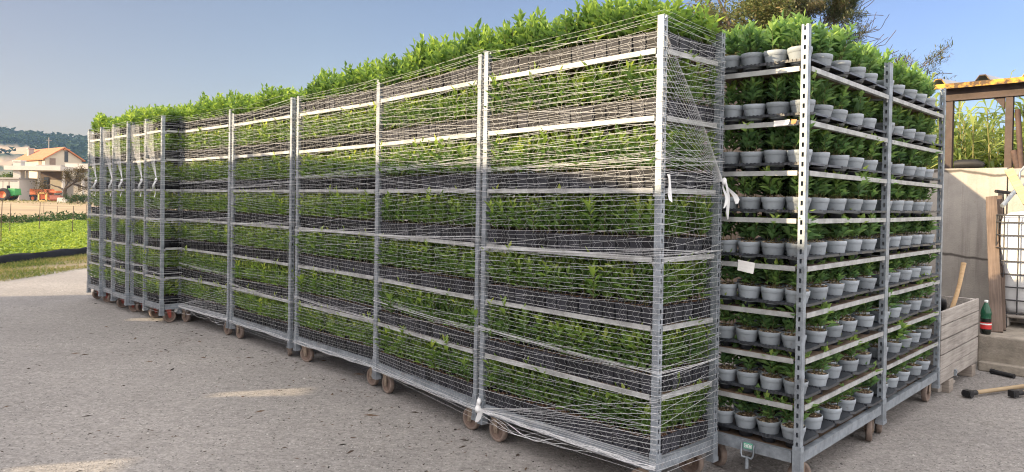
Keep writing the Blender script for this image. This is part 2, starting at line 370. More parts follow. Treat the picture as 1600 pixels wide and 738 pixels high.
def plant(seed, nst, h, half, ll, lw, per, mi_leaf=0, mi_stem=1, lean=0.12, young=0.3, base=0.0, hv=0.25):
    g = np.random.default_rng(seed); parts = []; P = []; D = []; L = []; W = []; T = []
    for s_ in range(nst):
        bx, by = g.uniform(-half, half, 2)
        hh = h * g.uniform(1 - hv, 1 + hv * 0.6); tx, ty = bx + g.normal(0, lean * h), by + g.normal(0, lean * h)
        parts.append(stick((bx, by, 0), (tx, ty, hh * 0.95), 0.0016, mi_stem))
        ph = g.uniform(0, 6.28)
        for k in range(per):
            f = base + (1 - base) * ((k + 0.5 + g.uniform(-.3, .3)) / per)
            f = min(f, 1.0)
            a = ph + k * 2.4 + g.uniform(-.4, .4)
            el = g.uniform(0.3, 0.95) + 0.75 * max(0, f - 0.65) / 0.35 * g.uniform(.5, 1)
            P.append((bx + (tx - bx) * f, by + (ty - by) * f, hh * 0.95 * f))
            D.append((math.cos(a) * math.cos(el), math.sin(a) * math.cos(el), math.sin(el)))
            sz = g.uniform(0.75, 1.15) * (1.0 if f < 0.85 else 0.8)
            L.append(ll * sz); W.append(lw * sz)
            T.append(np.clip(0.12 + 0.38 * g.random() + young * max(0, f - 0.55) / 0.45 * g.uniform(.3, 1.4), 0, 1))
    V, F, m, t = leaves(np.array(P), np.array(D), np.array(L), np.array(W), np.array(T), 0.28, 0.12, g.normal(0, .4, len(P)))
    parts.append((V, F, np.full(len(F), mi_leaf), t))
    return cat(parts)
PLN = [plant(100 + i, 6, 0.205, 0.039, 0.076, 0.027, 13, young=0.50, base=0.06, lean=.09, hv=.32) for i in range(8)]
PLN_ME = [np_mesh('seedling_foliage', *p, [LEAFN, STEM]) for p in PLN]
PLT = [plant(400 + i, 6, 0.190, 0.038, 0.070, 0.030, 14, young=0.20, base=0.06, lean=.10, hv=.42) for i in range(8)]
PLT_ME = [np_mesh('seedling_foliage', *p, [LEAFN, STEM]) for p in PLT]
PLN_LO = [plant(200 + i, 5, 0.20, 0.040, 0.078, 0.03, 9, young=0.50, base=0.08, lean=.09, hv=.32) for i in range(6)]
PLG = [plant(300 + i, 8, 0.128, 0.034, 0.062, 0.026, 12, lean=0.15, young=0.55, base=0.12, hv=0.20) for i in range(8)]
PLG_ME = [np_mesh('potted_foliage', *p, [LEAFG, STEM]) for p in PLG]
PLGT = [plant(340 + i, 8, 0.170, 0.034, 0.078, 0.030, 13, lean=0.16, young=0.40, base=0.12, hv=0.3) for i in range(6)]
PLGT_ME = [np_mesh('potted_foliage', *p, [LEAFG, STEM]) for p in PLGT]

# ------------------------------------------------------------------ pots
def square_pot():
    m = MB(); a, b, h = 0.0345, 0.0408, 0.096
    def ring(r, z): return [(-r, -r, z), (r, -r, z), (r, r, z), (-r, r, z)]
    prof = [(a, 0), (b - 0.001, h - 0.016), (b + 0.001, h - 0.015), (b + 0.001, h), (b - 0.002, h), (b - 0.003, h - 0.012)]
    vs = []
    for r, z in prof: vs += ring(r, z)
    fs = [(3, 2, 1, 0)]
    for i in range(len(prof) - 1):
        for k in range(4): fs.append((i * 4 + k, i * 4 + (k + 1) % 4, (i + 1) * 4 + (k + 1) % 4, (i + 1) * 4 + k))
    return m.add(vs, fs)
def soil_patch(r, z, n, seed, round_=False, hgt=0.007):
    g = random.Random(seed); m = MB(); vs = []
    for j in range(n + 1):
        for i in range(n + 1):
            x, y = -r + 2 * r * i / n, -r + 2 * r * j / n
            if round_:
                k = max(abs(x), abs(y)); l = math.hypot(x, y)
                if l > 1e-6: x, y = x * k / l, y * k / l
            e = 0 if (i in (0, n) or j in (0, n)) else 1
            vs.append((x, y, z + e * hgt * g.uniform(0.3, 1.3)))
    return m.add(vs, [(j * (n + 1) + i, j * (n + 1) + i + 1, (j + 1) * (n + 1) + i + 1, (j + 1) * (n + 1) + i) for j in range(n) for i in range(n)])
SP = square_pot(); SP_ME = SP.mesh('square_pot', POTB)
SS = soil_patch(0.0385, 0.084, 5, 1, hgt=0.012); SS_ME = SS.mesh('soil', SOIL)
PR = 0.064; PH = 0.088
def round_pot():
    m = MB()
    m.lathe([(0.0, 0.0), (0.046, 0.0), (0.048, 0.004), (0.0590, PH - 0.028), (0.0596, PH - 0.027), (0.0620, PH - 0.026), (0.0638, PH - 0.002), (0.0628, PH), (0.0608, PH), (0.0598, PH - 0.012)], 28)
    return m
RP_ME = round_pot().mesh('round_pot', POTG)
def mulch(seed):
    g = random.Random(seed); m = soil_patch(0.0600, PH - 0.013, 8, seed, True, 0.011)
    s = m.mesh('mulch', [SOILG, CHIP]); 
    mm = MB(); mm.v = m.v; mm.f = m.f; mm.m = m.m; mm.sm = m.sm
    for k in range(26):
        rr = 0.056 * math.sqrt(g.random()); a = g.uniform(0, 6.28)
        M = Matrix.Rotation(g.uniform(0, 6.28), 3, 'Z') @ Matrix.Rotation(g.uniform(-.6, .6), 3, 'X')
        mm.box((rr * math.cos(a), rr * math.sin(a), PH - 0.002 + g.uniform(-.003, .004)), (g.uniform(.008, .017), g.uniform(.004, .008), .003), 1, M)
    me = mm.mesh('mulch', [SOILG, CHIP])
    a = me.attributes.new('tint', 'FLOAT', 'POINT'); v = [0.5] * len(me.vertices)
    for i in range(len(m.v) - 26 * 8, len(v)): v[i] = 0
    n0 = len(v) - 26 * 8
    for k in range(26):
        c = g.random()
        for j in range(8): v[n0 + 8 * k + j] = c
    a.data.foreach_set('value', v)
    return me
MU_ME = [mulch(i) for i in range(4)]

# ------------------------------------------------------------------ trolley
LL, WW = 1.35, 0.565; DZ = 0.03
ZB, ZT = 0.07, 2.407
PW = 0.036
def post_mesh(top=ZT):
    """square steel post, plain on +-y, slotted on +-x"""
    m = MB(); h = PW / 2; t = 0.0025; z0 = 0.10
    for sy in (-1, 1): m.bx(-h, h, sy * h - (t if sy > 0 else 0), sy * h + (0 if sy > 0 else t), z0, top)
    for sx in (-1, 1):
        x0, x1 = (sx * h - (t if sx > 0 else 0), sx * h + (0 if sx > 0 else t))
        m.bx(x0, x1, -h + t, -0.006, z0, top); m.bx(x0, x1, 0.006, h - t, z0, top)
        z = z0
        while z < top - 0.02:
            m.bx(x0, x1, -0.006, 0.006, z, min(z + 0.026, top)); z += 0.05
    return m.mesh('post', GALV)
POST_ME = post_mesh()
def socket_mesh():
    m = MB(); h = PW / 2 + 0.004
    m.bx(-h, h, -h, h, ZB, 0.228)
    m.bx(-h - 0.003, h + 0.003, -h - 0.003, h + 0.003, ZB - 0.004, ZB + 0.02)
    m.tube([(h + .001, -.008, 0.205), (h + .004, -.008, 0.205)], 0.006, 8)
    return m.mesh('corner_socket', GALV)
SOCK_ME = socket_mesh()
def base_mesh():
    m = MB(); x, y = LL / 2 - 0.048, WW / 2 - 0.048
    for s_ in (-1, 1):
        m.bx(-x, x, s_ * (WW / 2 - 0.018) - 0.014, s_ * (WW / 2 - 0.018) + 0.014, 0.135, 0.190)
        m.bx(-x, x, s_ * (WW / 2 - 0.018) - 0.017, s_ * (WW / 2 - 0.018) + 0.017, 0.190, 0.194)
        m.bx(s_ * (LL / 2 - 0.018) - 0.014, s_ * (LL / 2 - 0.018) + 0.014, -y, y, 0.135, 0.190)
        m.bx(s_ * (LL / 2 - 0.018) - 0.017, s_ * (LL / 2 - 0.018) + 0.017, -y, y, 0.190, 0.194)
    m.bx(-LL / 2 + 0.04, LL / 2 - 0.04, -WW / 2 + 0.04, WW / 2 - 0.04, 0.165, 0.188, 1)
    return m.mesh('base_frame', [GALV, PLY])
BASE_ME = base_mesh()
def shelf_mesh():
    m = MB(); x, y = LL / 2 - 0.055, WW / 2 - 0.012
    m.bx(-x, x, -y + 0.004, y - 0.004, -0.008, 0.006)
    return m.mesh('shelf', PLY)
def rim_mesh():
    m = MB(); x, y = LL / 2 - 0.05, WW / 2 - 0.005
    for s_ in (-1, 1):
        m.bx(-x, x, s_ * y - 0.004, s_ * y + 0.004, -0.016, 0.010)
        m.bx(-x, x, s_ * (y - 0.012) - 0.008, s_ * (y - 0.012) + 0.008, -0.0165, -0.0135)
        m.bx(s_ * (LL / 2 - 0.012) - 0.004, s_ * (LL / 2 - 0.012) + 0.004, -y + 0.045, y - 0.045, -0.016, 0.010)
        for sx in (-1, 1):
            m.bx(sx * (LL / 2 - 0.03) - 0.024, sx * (LL / 2 - 0.03) + 0.018, s_ * (y - 0.010) - 0.005, s_ * (y - 0.010) + 0.005, -0.034, -0.004)
    return m.mesh('shelf_rim', RIMM)
SHELF_ME, RIM_ME = shelf_mesh(), rim_mesh()
def fork_mesh(mt):
    m = MB()
    m.bx(-.04, .04, -.035, .035, 0.130, 0.1345)
    for s_ in (-1, 1):
        m.prism([(-.030, .130), (.030, .130), (-.005, .028), (-.033, .028)], s_ * .0235 - .002, s_ * .0235 + .002)
    m.tube([(-.018, -.030, .0425), (-.018, .030, .0425)], .007, 8)
    return m.mesh('caster', mt)
FORK_ME, FORKR_ME = fork_mesh(FORK), fork_mesh(FORKR)
def wheel_mesh():
    m = MB(); Mx = Matrix.Rotation(PI / 2, 3, 'X'); r = 0.0725
    m.lathe([(0.0, -.012), (.026, -.012), (.030, -.016), (.054, -.016), (.056, -.0175), (r - .004, -.0175), (r, -.012), (r, .012), (r - .004, .0175), (.056, .0175), (.054, .016), (.030, .016), (.026, .012), (0, .012)],
            28, 0, (0, 0, 0), True, Mx, mis=[1, 1, 1, 0, 0, 0, 0, 0, 0, 0, 1, 1, 1])
    return m.mesh('wheel', [WHEEL, WHUB])
WHEEL_ME = wheel_mesh()
LV_N = [0.196, 0.505, 0.85, 1.195, 1.54, 1.90, 2.235]
LV_G = [0.196, 0.425, 0.665, 0.905, 1.15, 1.395, 1.645, 1.905, 2.185]

def trolley(cx, cy_, rz, levels, label, group, rnd, red=False, post_rot=0.0):
    g = random.Random(rnd)
    t = empty('plant_trolley', (cx, cy_, DZ), rz, label, 'plant trolley', group)
    link_mesh('base_frame', BASE_ME, t)
    for sx in (-1, 1):
        for sy in (-1, 1):
            px_, py_ = sx * (LL / 2 - PW / 2), sy * (WW / 2 - PW / 2)
            link_mesh('post', POST_ME, t, (px_, py_, 0), (g.uniform(-.0015, .0015), g.uniform(-.0015, .0015), post_rot))
            link_mesh('corner_socket', SOCK_ME, t, (px_, py_, 0))
            a = (0 if sx > 0 else PI) + g.choice([0, 0, 0.35, -0.4, 1.1, -0.9, 0.15])
            c = link_mesh('caster', FORKR_ME if red else FORK_ME, t, (sx * (LL / 2 - 0.105), sy * (WW / 2 - 0.060), 0), (0, 0, a))
            link_mesh('wheel', WHEEL_ME, c, (-.018, 0, 0.0425))
    for z in levels[1:]:
        tilt = (g.uniform(-.003, .003), g.uniform(-.004, .004), 0)
        s_ = link_mesh('shelf', SHELF_ME, t, (0, 0, z), tilt)
        link_mesh('shelf_rim', RIM_ME, s_)
    return t

P_ = [0.734, 3.566, 0.8166, -0.209, 4.600, 0.8854, -1.057, 5.680, 0.8072, -2.057, 6.728, 0.8033, -3.021, 7.718, 0.7590]
WORDN = ['nearest netted trolley', 'second netted trolley from the right', 'third netted trolley from the right', 'fourth netted trolley from the right', 'fifth netted trolley from the right']
ORD = ['first', 'second', 'third', 'fourth', 'fifth', 'sixth', 'seventh', 'eighth', 'ninth', 'tenth', 'eleventh', 'twelfth', 'thirteenth', 'fourteenth', 'fifteenth']
NC = []
for i in range(5):
    x, y, t_ = P_[3 * i:3 * i + 3]
    rv = Vector((math.cos(t_), -math.sin(t_))); bv = Vector((math.sin(t_), math.cos(t_)))
    c = Vector((x, y)) - rv * LL / 2 + bv * WW / 2
    NC.append((c.x, c.y, -t_))
LBN = ['white netted plant trolley at the right end of the long row, end face showing',
       'netted plant trolley just left of the nearest one, second from right in the row',
       'netted steel plant trolley in the middle of the netted row, third from the right',
       'netted steel plant trolley fourth from the right in the row, left of the middle one',
       'netted steel plant trolley at the left end of the row, beside the narrow end-on trolleys']
for i in range(5):
    trolley(*NC[i], LV_N, LBN[i], 'netted plant trolleys in the long row', 40 + i)
# F carts: short ends to the camera
FX, FY, FT = -4.092, 8.434, 0.769
FC = []
LBF = ['narrow end-on netted trolley with its dark long side showing, rightmost of the far bunch', 'end-on netted trolley second from the right in the far bunch', 'end-on netted trolley in the middle of the far bunch at the left',
       'end-on netted trolley second from the left in the far bunch', 'farthest end-on netted trolley, leftmost of all beside the green field']
rvF = Vector((math.cos(FT), -math.sin(FT))); bvF = Vector((math.sin(FT), math.cos(FT)))
for i in range(5):
    c = Vector((FX, FY)) - rvF * (0.2825 + i * 0.553) + bvF * (LL / 2 + (0.0, .03, -.02, .03, .0)[i])
    rz = math.atan2(-bvF.y, -bvF.x)
    FC.append((c.x, c.y, rz))
    trolley(c.x, c.y, rz, LV_N, LBF[i], 'end-on netted trolleys at the far left', 60 + i, red=True)
# G carts
GX, GY, GT = 1.505, 3.707, 0.766
rvG = Vector((math.cos(GT), -math.sin(GT))); bvG = Vector((math.sin(GT), math.cos(GT)))
GC = []
LBG = ['open steel trolley full of grey pots, front one with the bare corner post', 'open steel trolley full of grey pots, rear one beside the wooden crate']
for i in range(2):
    c = Vector((GX, GY)) - rvG * WW / 2 + bvG * (LL / 2 + i * (LL - 0.012))
    GC.append((c.x, c.y, math.atan2(-bvG.y, -bvG.x)))
    GT_OBJ = trolley(*GC[-1], LV_G, LBG[i], 'open trolleys of grey pots', 80 + i)
    if i == 0: G1 = GT_OBJ
# coupling hook with green tag on the front end of G1
hk = MB(); X0 = LL / 2 - 0.004
hk.tube([(X0 + .012, -.035, .18), (X0 + .016, -.035, .125), (X0 + .02, -.028, .108), (X0 + .02, .028, .108), (X0 + .016, .035, .125), (X0 + .012, .035, .18)], .0055, 8)
hk.tube([(X0 + .018, 0, .112), (X0 + .018, 0, .048)], [.011, .010], 10)
hook = hk.build('coupling_hook', GALV, G1)
tg = MB(); tg.bx(X0 + .002, X0 + .006, -.026, .026, .150, .182); tgo = tg.build('tag', TAGG, G1)
fr = MB(); fr.bx(X0 + .0065, X0 + .0075, -.021, .021, .156, .177); fro = fr.build('tag_plate', TAGW, tgo)
fc = bpy.data.curves.new('lettering', 'FONT'); fc.body = 'CC'; fc.size = 0.026; fc.align_x = 'CENTER'; fc.align_y = 'CENTER'; fc.extrude = 0.0005
fo = bpy.data.objects.new('lettering', fc); COL.objects.link(fo); fo.parent = tgo
fo.matrix_local = Matrix(((0, 0, 1, X0 + .0085), (1, 0, 0, 0), (0, 1, 0, .1665), (0, 0, 0, 1)))
fc.materials.append(TAGG)
bpy.context.view_layer.update(); dg = bpy.context.evaluated_depsgraph_get()
lme = bpy.data.meshes.new_from_object(fo.evaluated_get(dg)); lmx = fo.matrix_local.copy(); bpy.data.objects.remove(fo)
fo = link_mesh('lettering', lme, tgo); fo.matrix_local = lmx

# ------------------------------------------------------------------ black potted seedlings
def tf(c, p):
    x, y, rz = c; cs, sn = math.cos(rz), math.sin(rz)
    return (x + p[0] * cs - p[1] * sn, y + p[0] * sn + p[1] * cs, p[2] + DZ)
SHN = ['bottom', 'second lowest', 'third lowest', 'middle', 'third highest', 'second highest', 'top']
def mb_np(m, mi, tint=0.5):
    V = np.array(m.v); F = []
    for f in m.f: F.append(f if len(f) == 4 else list(f) + [f[-1]])
    return V, np.array(F), np.full(len(F), mi), np.full(len(V), tint)
SPn, SSn = mb_np(SP, 2), mb_np(SS, 3)
stuff = []
NXP, NYP = 15, 6
DX, DY = (LL - 0.075) / NXP, (WW - 0.03) / NYP
def top_h(c, ix):
    k = ([q[0] for q in NC + FC]).index(c[0]); f = [1.02, 1.12, 1.0, .86, 1.02, .95, .9, 1.0, .95, .9][k]
    return f * (1.0 + .16 * math.sin(ix * .9 + k * 2.3) + .10 * math.sin(ix * 2.1 + k)) * (.74 if ix in (0, NXP - 1) and k < 5 else 1.0)
def seedling(c, ix, iy, lev, z, label):
    lx, ly = -LL / 2 + 0.0375 + DX * (ix + .5), -WW / 2 + 0.015 + DY * (iy + .5)
    p = tf(c, (lx + random.uniform(-.002, .002), ly + random.uniform(-.003, .003), z))
    o = empty('potted_seedling', p, c[2] + random.uniform(-.05, .05), label, 'potted plant', 'black potted seedlings on the netted trolleys')
    link_mesh('pot', SP_ME, o); link_mesh('soil', SS_ME, o)
    k = random.randrange(8); lim = top_h(c, ix) if lev == 6 else 1.06
    link_mesh('plant', (PLT_ME if lev == 6 else PLN_ME)[k], o, (0, 0, 0.088), (0, 0, random.uniform(0, 6.28)), (1.05, 1.05, lim * random.uniform(.88, 1.14)))
def stuff_pot(c, lx, ly, lev, z, lo=False):
    ix = int(round((lx + LL / 2 - 0.0375) / DX - .5))
    p = tf(c, (lx + random.uniform(-.003, .003), ly + random.uniform(-.003, .003), z))
    tv = random.random(); stuff.append(place((SPn[0], SPn[1], SPn[2], SPn[3] * 0 + tv), p, c[2])); stuff.append(place(SSn, p, c[2]))
    src = PLT if lev == 6 else (PLN_LO if lo else PLN)
    V, F, m, t = src[random.randrange(len(src))]
    V = V * np.array([1.05, 1.05, random.uniform(.86, 1.15) * (top_h(c, ix) if lev == 6 else 1.06)])
    stuff.append(place((V, F, m, np.clip(t + random.uniform(-.1, .12), 0, 1)), (p[0], p[1], p[2] + 0.088), random.uniform(0, 6.28)))
n_ind = 0
for ci, c in enumerate(NC):
    for lev, zl in enumerate(LV_N):
        z = zl + (0.006 if lev else -0.006)
        for ix in range(NXP):
            for iy in range(NYP):
                ind = False
                if ci == 0 and (iy == 0 or (ix == NXP - 1)): ind = True
                if ci == 1 and iy == 0: ind = True
                if ci == 2 and iy == 0 and lev in (1, 2, 6): ind = True
                if ind:
                    if iy == 0: lb = f'potted seedlings, {ORD[ix]} from left, {SHN[lev]} shelf, {WORDN[ci]}'
                    else: lb = f'potted seedlings, {ORD[iy]} back from corner, {SHN[lev]} shelf, end of nearest netted trolley'
                    seedling(c, ix, iy, lev, z, lb); n_ind += 1
                else:
                    far = not (iy <= 1 or lev == 6 or (ci == 0 and ix >= NXP - 2))
                    if iy >= 4 and lev < 6 and not (ci == 0 and ix >= NXP - 3): continue
                    lx, ly = -LL / 2 + 0.0375 + DX * (ix + .5), -WW / 2 + 0.015 + DY * (iy + .5)
                    stuff_pot(c, lx, ly, lev, z, far)
for ci, c in enumerate(FC):
    for lev, zl in enumerate(LV_N):
        z = zl + (0.006 if lev else -0.006)
        for ix in range(NXP):
            for iy in range(NYP):
                vis = ix >= NXP - 2 or lev == 6 or (ci == 0 and iy >= NYP - 2)
                if not vis and not (ix == NXP - 3): continue
                lx, ly = -LL / 2 + 0.0375 + DX * (ix + .5), -WW / 2 + 0.015 + DY * (iy + .5)
                stuff_pot(c, lx, ly, lev, z, not (ix == NXP - 1 or lev == 6))
me = np_mesh('seedlings', *cat(stuff), [LEAFN, STEM, POTB, SOIL])
tag(link_mesh('seedlings', me), 'dense mass of black potted green seedlings filling the deeper rows and farther netted trolleys', 'seedlings', kind='stuff')
del stuff

# ------------------------------------------------------------------ grey pots and trays
def tray_mesh():
    m = MB(); a, b, z = 0.272, 0.124, 0.050
    # cover sheet with clipped corners and a downturned lip
    pl = [(-a + .03, -b), (a - .03, -b), (a, -b + .03), (a, b - .03), (a - .03, b), (-a + .03, b), (-a, b - .03), (-a, -b + .03)]
    n = len(pl); vs = [(x, y, z) for x, y in pl] + [(x * 1.012, y * 1.02, z - .013) for x, y in pl] + [(x * .97, y * .97, z - .004) for x, y in pl]
    fs = [tuple(range(n))] + [(i, i + n, (i + 1) % n + n, (i + 1) % n) for i in range(n)] + [tuple(range(2 * n, 3 * n))[::-1]]
    m.add(vs, fs)
    # ribs on the sheet
    for k in range(23): 
        x = -a + .025 + k * (2 * a - .05) / 22
        m.bx(x - .0035, x + .0035, -b - .004, -b + .006, z - .011, z + .0025); m.bx(x - .0035, x + .0035, b - .006, b + .004, z - .011, z + .0025)
    # wells
    for px_, py_ in TPOS:
        m.lathe([(0.0, .004), (0.036, .002), (0.041, z - .006)], 14, 0, (px_, py_, 0))
    return m.mesh('plant_tray', TRAY)
TPOS = [(-.200 + .1333 * k, -.064) for k in range(4)] + [(-.133 + .133 * k, .058) for k in range(3)]
TRAY_ME = tray_mesh()
SHG = ['bottom', 'second lowest', 'third lowest', 'fourth lowest', 'middle', 'fourth highest', 'third highest', 'second highest', 'top']
GN = ['front open trolley', 'rear open trolley']; TN = ['front', 'second', 'third', 'fourth', 'back']
_rp = round_pot(); RPn = mb_np(_rp, 2); mass = []
for ci, c in enumerate(GC):
    for lev, zl in enumerate(LV_G):
        z = zl + (0.006 if lev else -0.006)
        for k in range(5):
            # tray local x runs across the trolley (local y), front line towards local +x
            lx = LL / 2 - 0.035 - 0.130 - 0.2585 * k + random.uniform(-.004, .004)
            off = random.uniform(-.006, .016)
            p = tf(c, (lx, off, z)); rz = c[2] + PI / 2 + random.uniform(-.012, .012)
            tr = link_mesh('plant_tray', TRAY_ME, None, p, (0, 0, rz))
            tag(tr, f'black plastic tray under grey pots, {TN[k]} tray on the {SHG[lev]} shelf, {GN[ci]}', 'tray', 'black trays on the open trolleys')
            cs, sn = math.cos(rz), math.sin(rz)
            for q, (tx, ty) in enumerate(TPOS):
                # local +x of the trolley is the tray's -y; the trolley's right side (+y) is the tray's +x
                if (k > 0 or ci > 0) and (q in (0, 1, 4, 5) or (q == 2 and ci > 0 and lev < 8)):
                    gp = (p[0] + tx * cs - ty * sn, p[1] + tx * sn + ty * cs, z + 0.030 + DZ)
                    if True:
                        mass.append(place(RPn, gp)); V, F_, m_, t_ = (PLGT if lev == 8 else PLG)[random.randrange(6)]
                        mass.append(place((V, F_, m_, t_), (gp[0], gp[1], gp[2] + PH - .006), random.uniform(0, 6.28)))
                    continue
                wx, wy = p[0] + tx * cs - ty * sn, p[1] + tx * sn + ty * cs
                row = 'front' if q < 4 else 'rear'
                n_ = (3 - q) if q < 4 else (6 - q)
                o = empty('potted_shrub', (wx, wy, z + 0.030 + DZ), random.uniform(0, 6.28),
                          f'grey potted plant, {ORD[n_]} from right, {row} row, {TN[k]} tray, {SHG[lev]} shelf, {GN[ci]}', 'potted plant', 'grey potted plants on the open trolleys')
                o.rotation_euler = (random.uniform(-.05, .05), random.uniform(-.05, .05), random.uniform(0, 6.28))
                link_mesh('pot', RP_ME, o); link_mesh('mulch', MU_ME[random.randrange(4)], o)
                src = PLGT_ME if lev == 8 else PLG_ME
                s_ = random.uniform(.80, 1.12) * (.84 if lev == 8 else 1.0)
                link_mesh('plant', src[random.randrange(len(src))], o, (0, 0, PH - .006), (0, 0, random.uniform(0, 6.28)), (s_ * 1.16, s_ * 1.16, s_ * random.uniform(1.10, 1.28)))

tag(link_mesh('potted_shrubs', np_mesh('potted_shrubs', *cat(mass), [LEAFG, STEM, POTG])), 'inner rows of grey potted green shrubs deep inside the two open trolleys', 'potted shrubs', kind='stuff')
# ------------------------------------------------------------------ nets
def snoise(g, n, amp, step):
    k = n // step + 3; a = g.normal(0, amp, k); x = np.arange(n) / step; i = x.astype(int); f = x - i; f = f * f * (3 - 2 * f)
    return a[i] * (1 - f) + a[i + 1] * f
def strands(lines, rad):
    """each line a (n,3) array -> triangular tubes, quads"""
    parts = []
    for ln, r in zip(lines, rad):
        n = len(ln); d = np.gradient(ln, axis=0); d /= np.linalg.norm(d, axis=1, keepdims=True) + 1e-9
        u = np.tile([0, 0, 1.0], (n, 1)); s_ = np.cross(d, u); sl = np.linalg.norm(s_, axis=1, keepdims=True); s_ = np.where(sl > .2, s_ / np.maximum(sl, .2), [[0.7, 0.7, 0]])
        u = np.cross(s_, d)
        V = np.stack([ln + (u * math.cos(t) + s_ * math.sin(t)) * r for t in (0, 2.094, 4.189)], 1).reshape(-1, 3)
        i = (np.arange(n - 1) * 3)[:, None]
        F = np.concatenate([i + np.array([[k, (k + 1) % 3, (k + 1) % 3 + 3, k + 3]]) for k in range(3)], 0)
        parts.append((V, F, np.zeros(len(F), int), np.full(len(V), .5)))
    return parts
def loop_line(z4, o, sag, g):
    """net strand right round the trolley through four corner heights FL FR BR BL (front = local -y)"""
    x, y = LL / 2 + o, WW / 2 + o
    cs = [(-x, -y), (x, -y), (x, y), (-x, y)]
    pts = []
    for k in range(4):
        a, b = cs[k], cs[(k + 1) % 4]; za, zb_ = z4[k], z4[(k + 1) % 4]
        nn = 14 if k in (0, 2) else 7
        ph = g.uniform(0, 6.28)
        for j in range(nn):
            f = j / nn; s_ = math.sin(PI * f)
            nx, ny = [(0, -1), (1, 0), (0, 1), (-1, 0)][k]
            bulge = sag * s_ * g.uniform(.7, 1.3)
            wob = 0.0016 * math.sin(ph + f * 9) + g.normal(0, .0007)
            pts.append((a[0] + (b[0] - a[0]) * f + nx * bulge, a[1] + (b[1] - a[1]) * f + ny * bulge, za + (zb_ - za) * f + wob - .004 * s_))
    pts.append(pts[0])
    return np.array(pts)
def net(c, seed, label, front='long', layers=1.0):
    g = np.random.default_rng(seed); lines = []; rad = []
    n = 86
    z = np.linspace(0.125, 2.40, n) + g.normal(0, .002, n)
    zz = np.stack([z + snoise(g, n, .020, 9) for _ in range(4)], 1)
    for i in range(n):
        if g.random() < .03: continue
        lines.append(loop_line(zz[i], .0025 + .001 * (i % 3), .004, g)); rad.append(g.uniform(.00042, .0008))
    # slanted overlapping turns of the wrap
    def band(z0, z1, k, rise, amp=.03):
        zb_ = np.linspace(z0, z1, k); off = [snoise(g, k, amp, 6) for _ in range(4)]
        r = [0, rise, rise * 1.35, rise * .4]
        for i in range(k):
            if g.random() < .06: continue
            lines.append(loop_line([zb_[i] + r[q] + off[q][i] for q in range(4)], .006 + .001 * (i % 2), .005, g)); rad.append(g.uniform(.00042, .0008))
    band(1.35, 2.32, int(26 * layers), .10 if front == 'long' else -.16)
    band(1.66, 2.42, int(15 * layers), -.10, .025)
    band(0.9, 1.20, int(7 * layers), .16)
    band(0.30, 0.62, int(6 * layers), .10, .04)
    # bunched turns
    for zb_, rs in ((g.uniform(1.1, 1.2), .05), (g.uniform(.55, .7), -.04), (g.uniform(1.55, 1.7), .04)):
        for i in range(7):
            lines.append(loop_line([zb_ + g.normal(0, .006), zb_ + rs + g.normal(0, .016), zb_ + rs, zb_ - .02], .008, .005, g)); rad.append(g.uniform(.00042, .0008))
    x, y = LL / 2 + .007, WW / 2 + .007
    if front == 'long' and seed in (500, 504):
        # gathered foot: strands fan out from the lower left corner
        for i in range(16):
            f = i / 15; zb_ = .15 + .34 * f ** 1.3
            xx = np.linspace(-x, x, 16); s_ = (xx + x) / (2 * x)
            lines.append(np.stack([xx, np.full(16, -y - .003) - .012 * np.sin(PI * s_), .158 + (zb_ - .158) * s_ + .006 * np.sin(s_ * 7 + i)], 1)); rad.append(g.uniform(.0006, .0010))
        for i in range(9):  # rope of gathered net along the base rail
            xx = np.linspace(-x, x, 24); ph = g.uniform(0, 6.28)
            lines.append(np.stack([xx, -y - .008 + .006 * np.sin(xx * 19 + ph), .162 + .010 * np.cos(xx * 17 + ph + i) - .006 * np.sin((xx + x) / (2 * x) * PI)], 1)); rad.append(.0013)
        for i in range(5):  # loose strands hanging below the base
            a0, b0 = sorted(g.uniform(-x, x, 2)); 
            if b0 - a0 < .25: b0 = min(x, a0 + .5)
            xx = np.linspace(a0, b0, 18); s_ = (xx - a0) / (b0 - a0)
            lines.append(np.stack([xx, -y - .006 + .012 * np.sin(s_ * 8 + i), .135 - g.uniform(.02, .06) * np.sin(PI * s_) + .004 * np.sin(s_ * 15)], 1)); rad.append(.0011)
    if front == 'long' and seed not in (500, 504):
        for i in range(6):
            xx = np.linspace(-x, x, 24); ph = g.uniform(0, 6.28)
            lines.append(np.stack([xx, -y - .004 + .004 * np.sin(xx * 19 + ph), .150 + .014 * np.cos(xx * 7 + ph + i)], 1)); rad.append(.0009)
    # gathered triangle hung from the top of one face down to the knot
    if front == 'long':
        for i in range(22):   # end face, local +x ; front corner top to back corner knot
            f = i / 21; z0 = 2.30 - .78 * f ** 1.5
            s_ = np.linspace(0, 1, 14); yy = -y + .012 + (2 * y - .03) * s_
            zk = 1.60
            lines.append(np.stack([np.full(14, x + .006) + .012 * np.sin(PI * s_), yy, z0 + (zk - z0) * s_ ** (1.0 - .25 * f)], 1)); rad.append(g.uniform(.0006, .0010))
        knot = (x + .012, y - .015, 1.60)
    else:
        for i in range(15):   # front end, local +x ; top left (local -y) to the knot
            f = i / 14; y0 = -y + .02 + .30 * f; z0 = 2.36
            s_ = np.linspace(0, 1, 14)
            kn = (y - .12)
            lines.append(np.stack([np.full(14, x + .008) + .012 * np.sin(PI * s_), y0 + (kn - y0) * s_ ** (1.25 - .5 * f), z0 + (1.66 - z0) * s_], 1)); rad.append(g.uniform(.0006, .0010))
        knot = (x + .016, y - .12, 1.66)
    # fine zigzag threads that tie the strands into a mesh
    faces = [((-x, -y - .003), (1, 0), 2 * x, front == 'long'), ((x + .003, -y), (0, 1), 2 * y, True)]
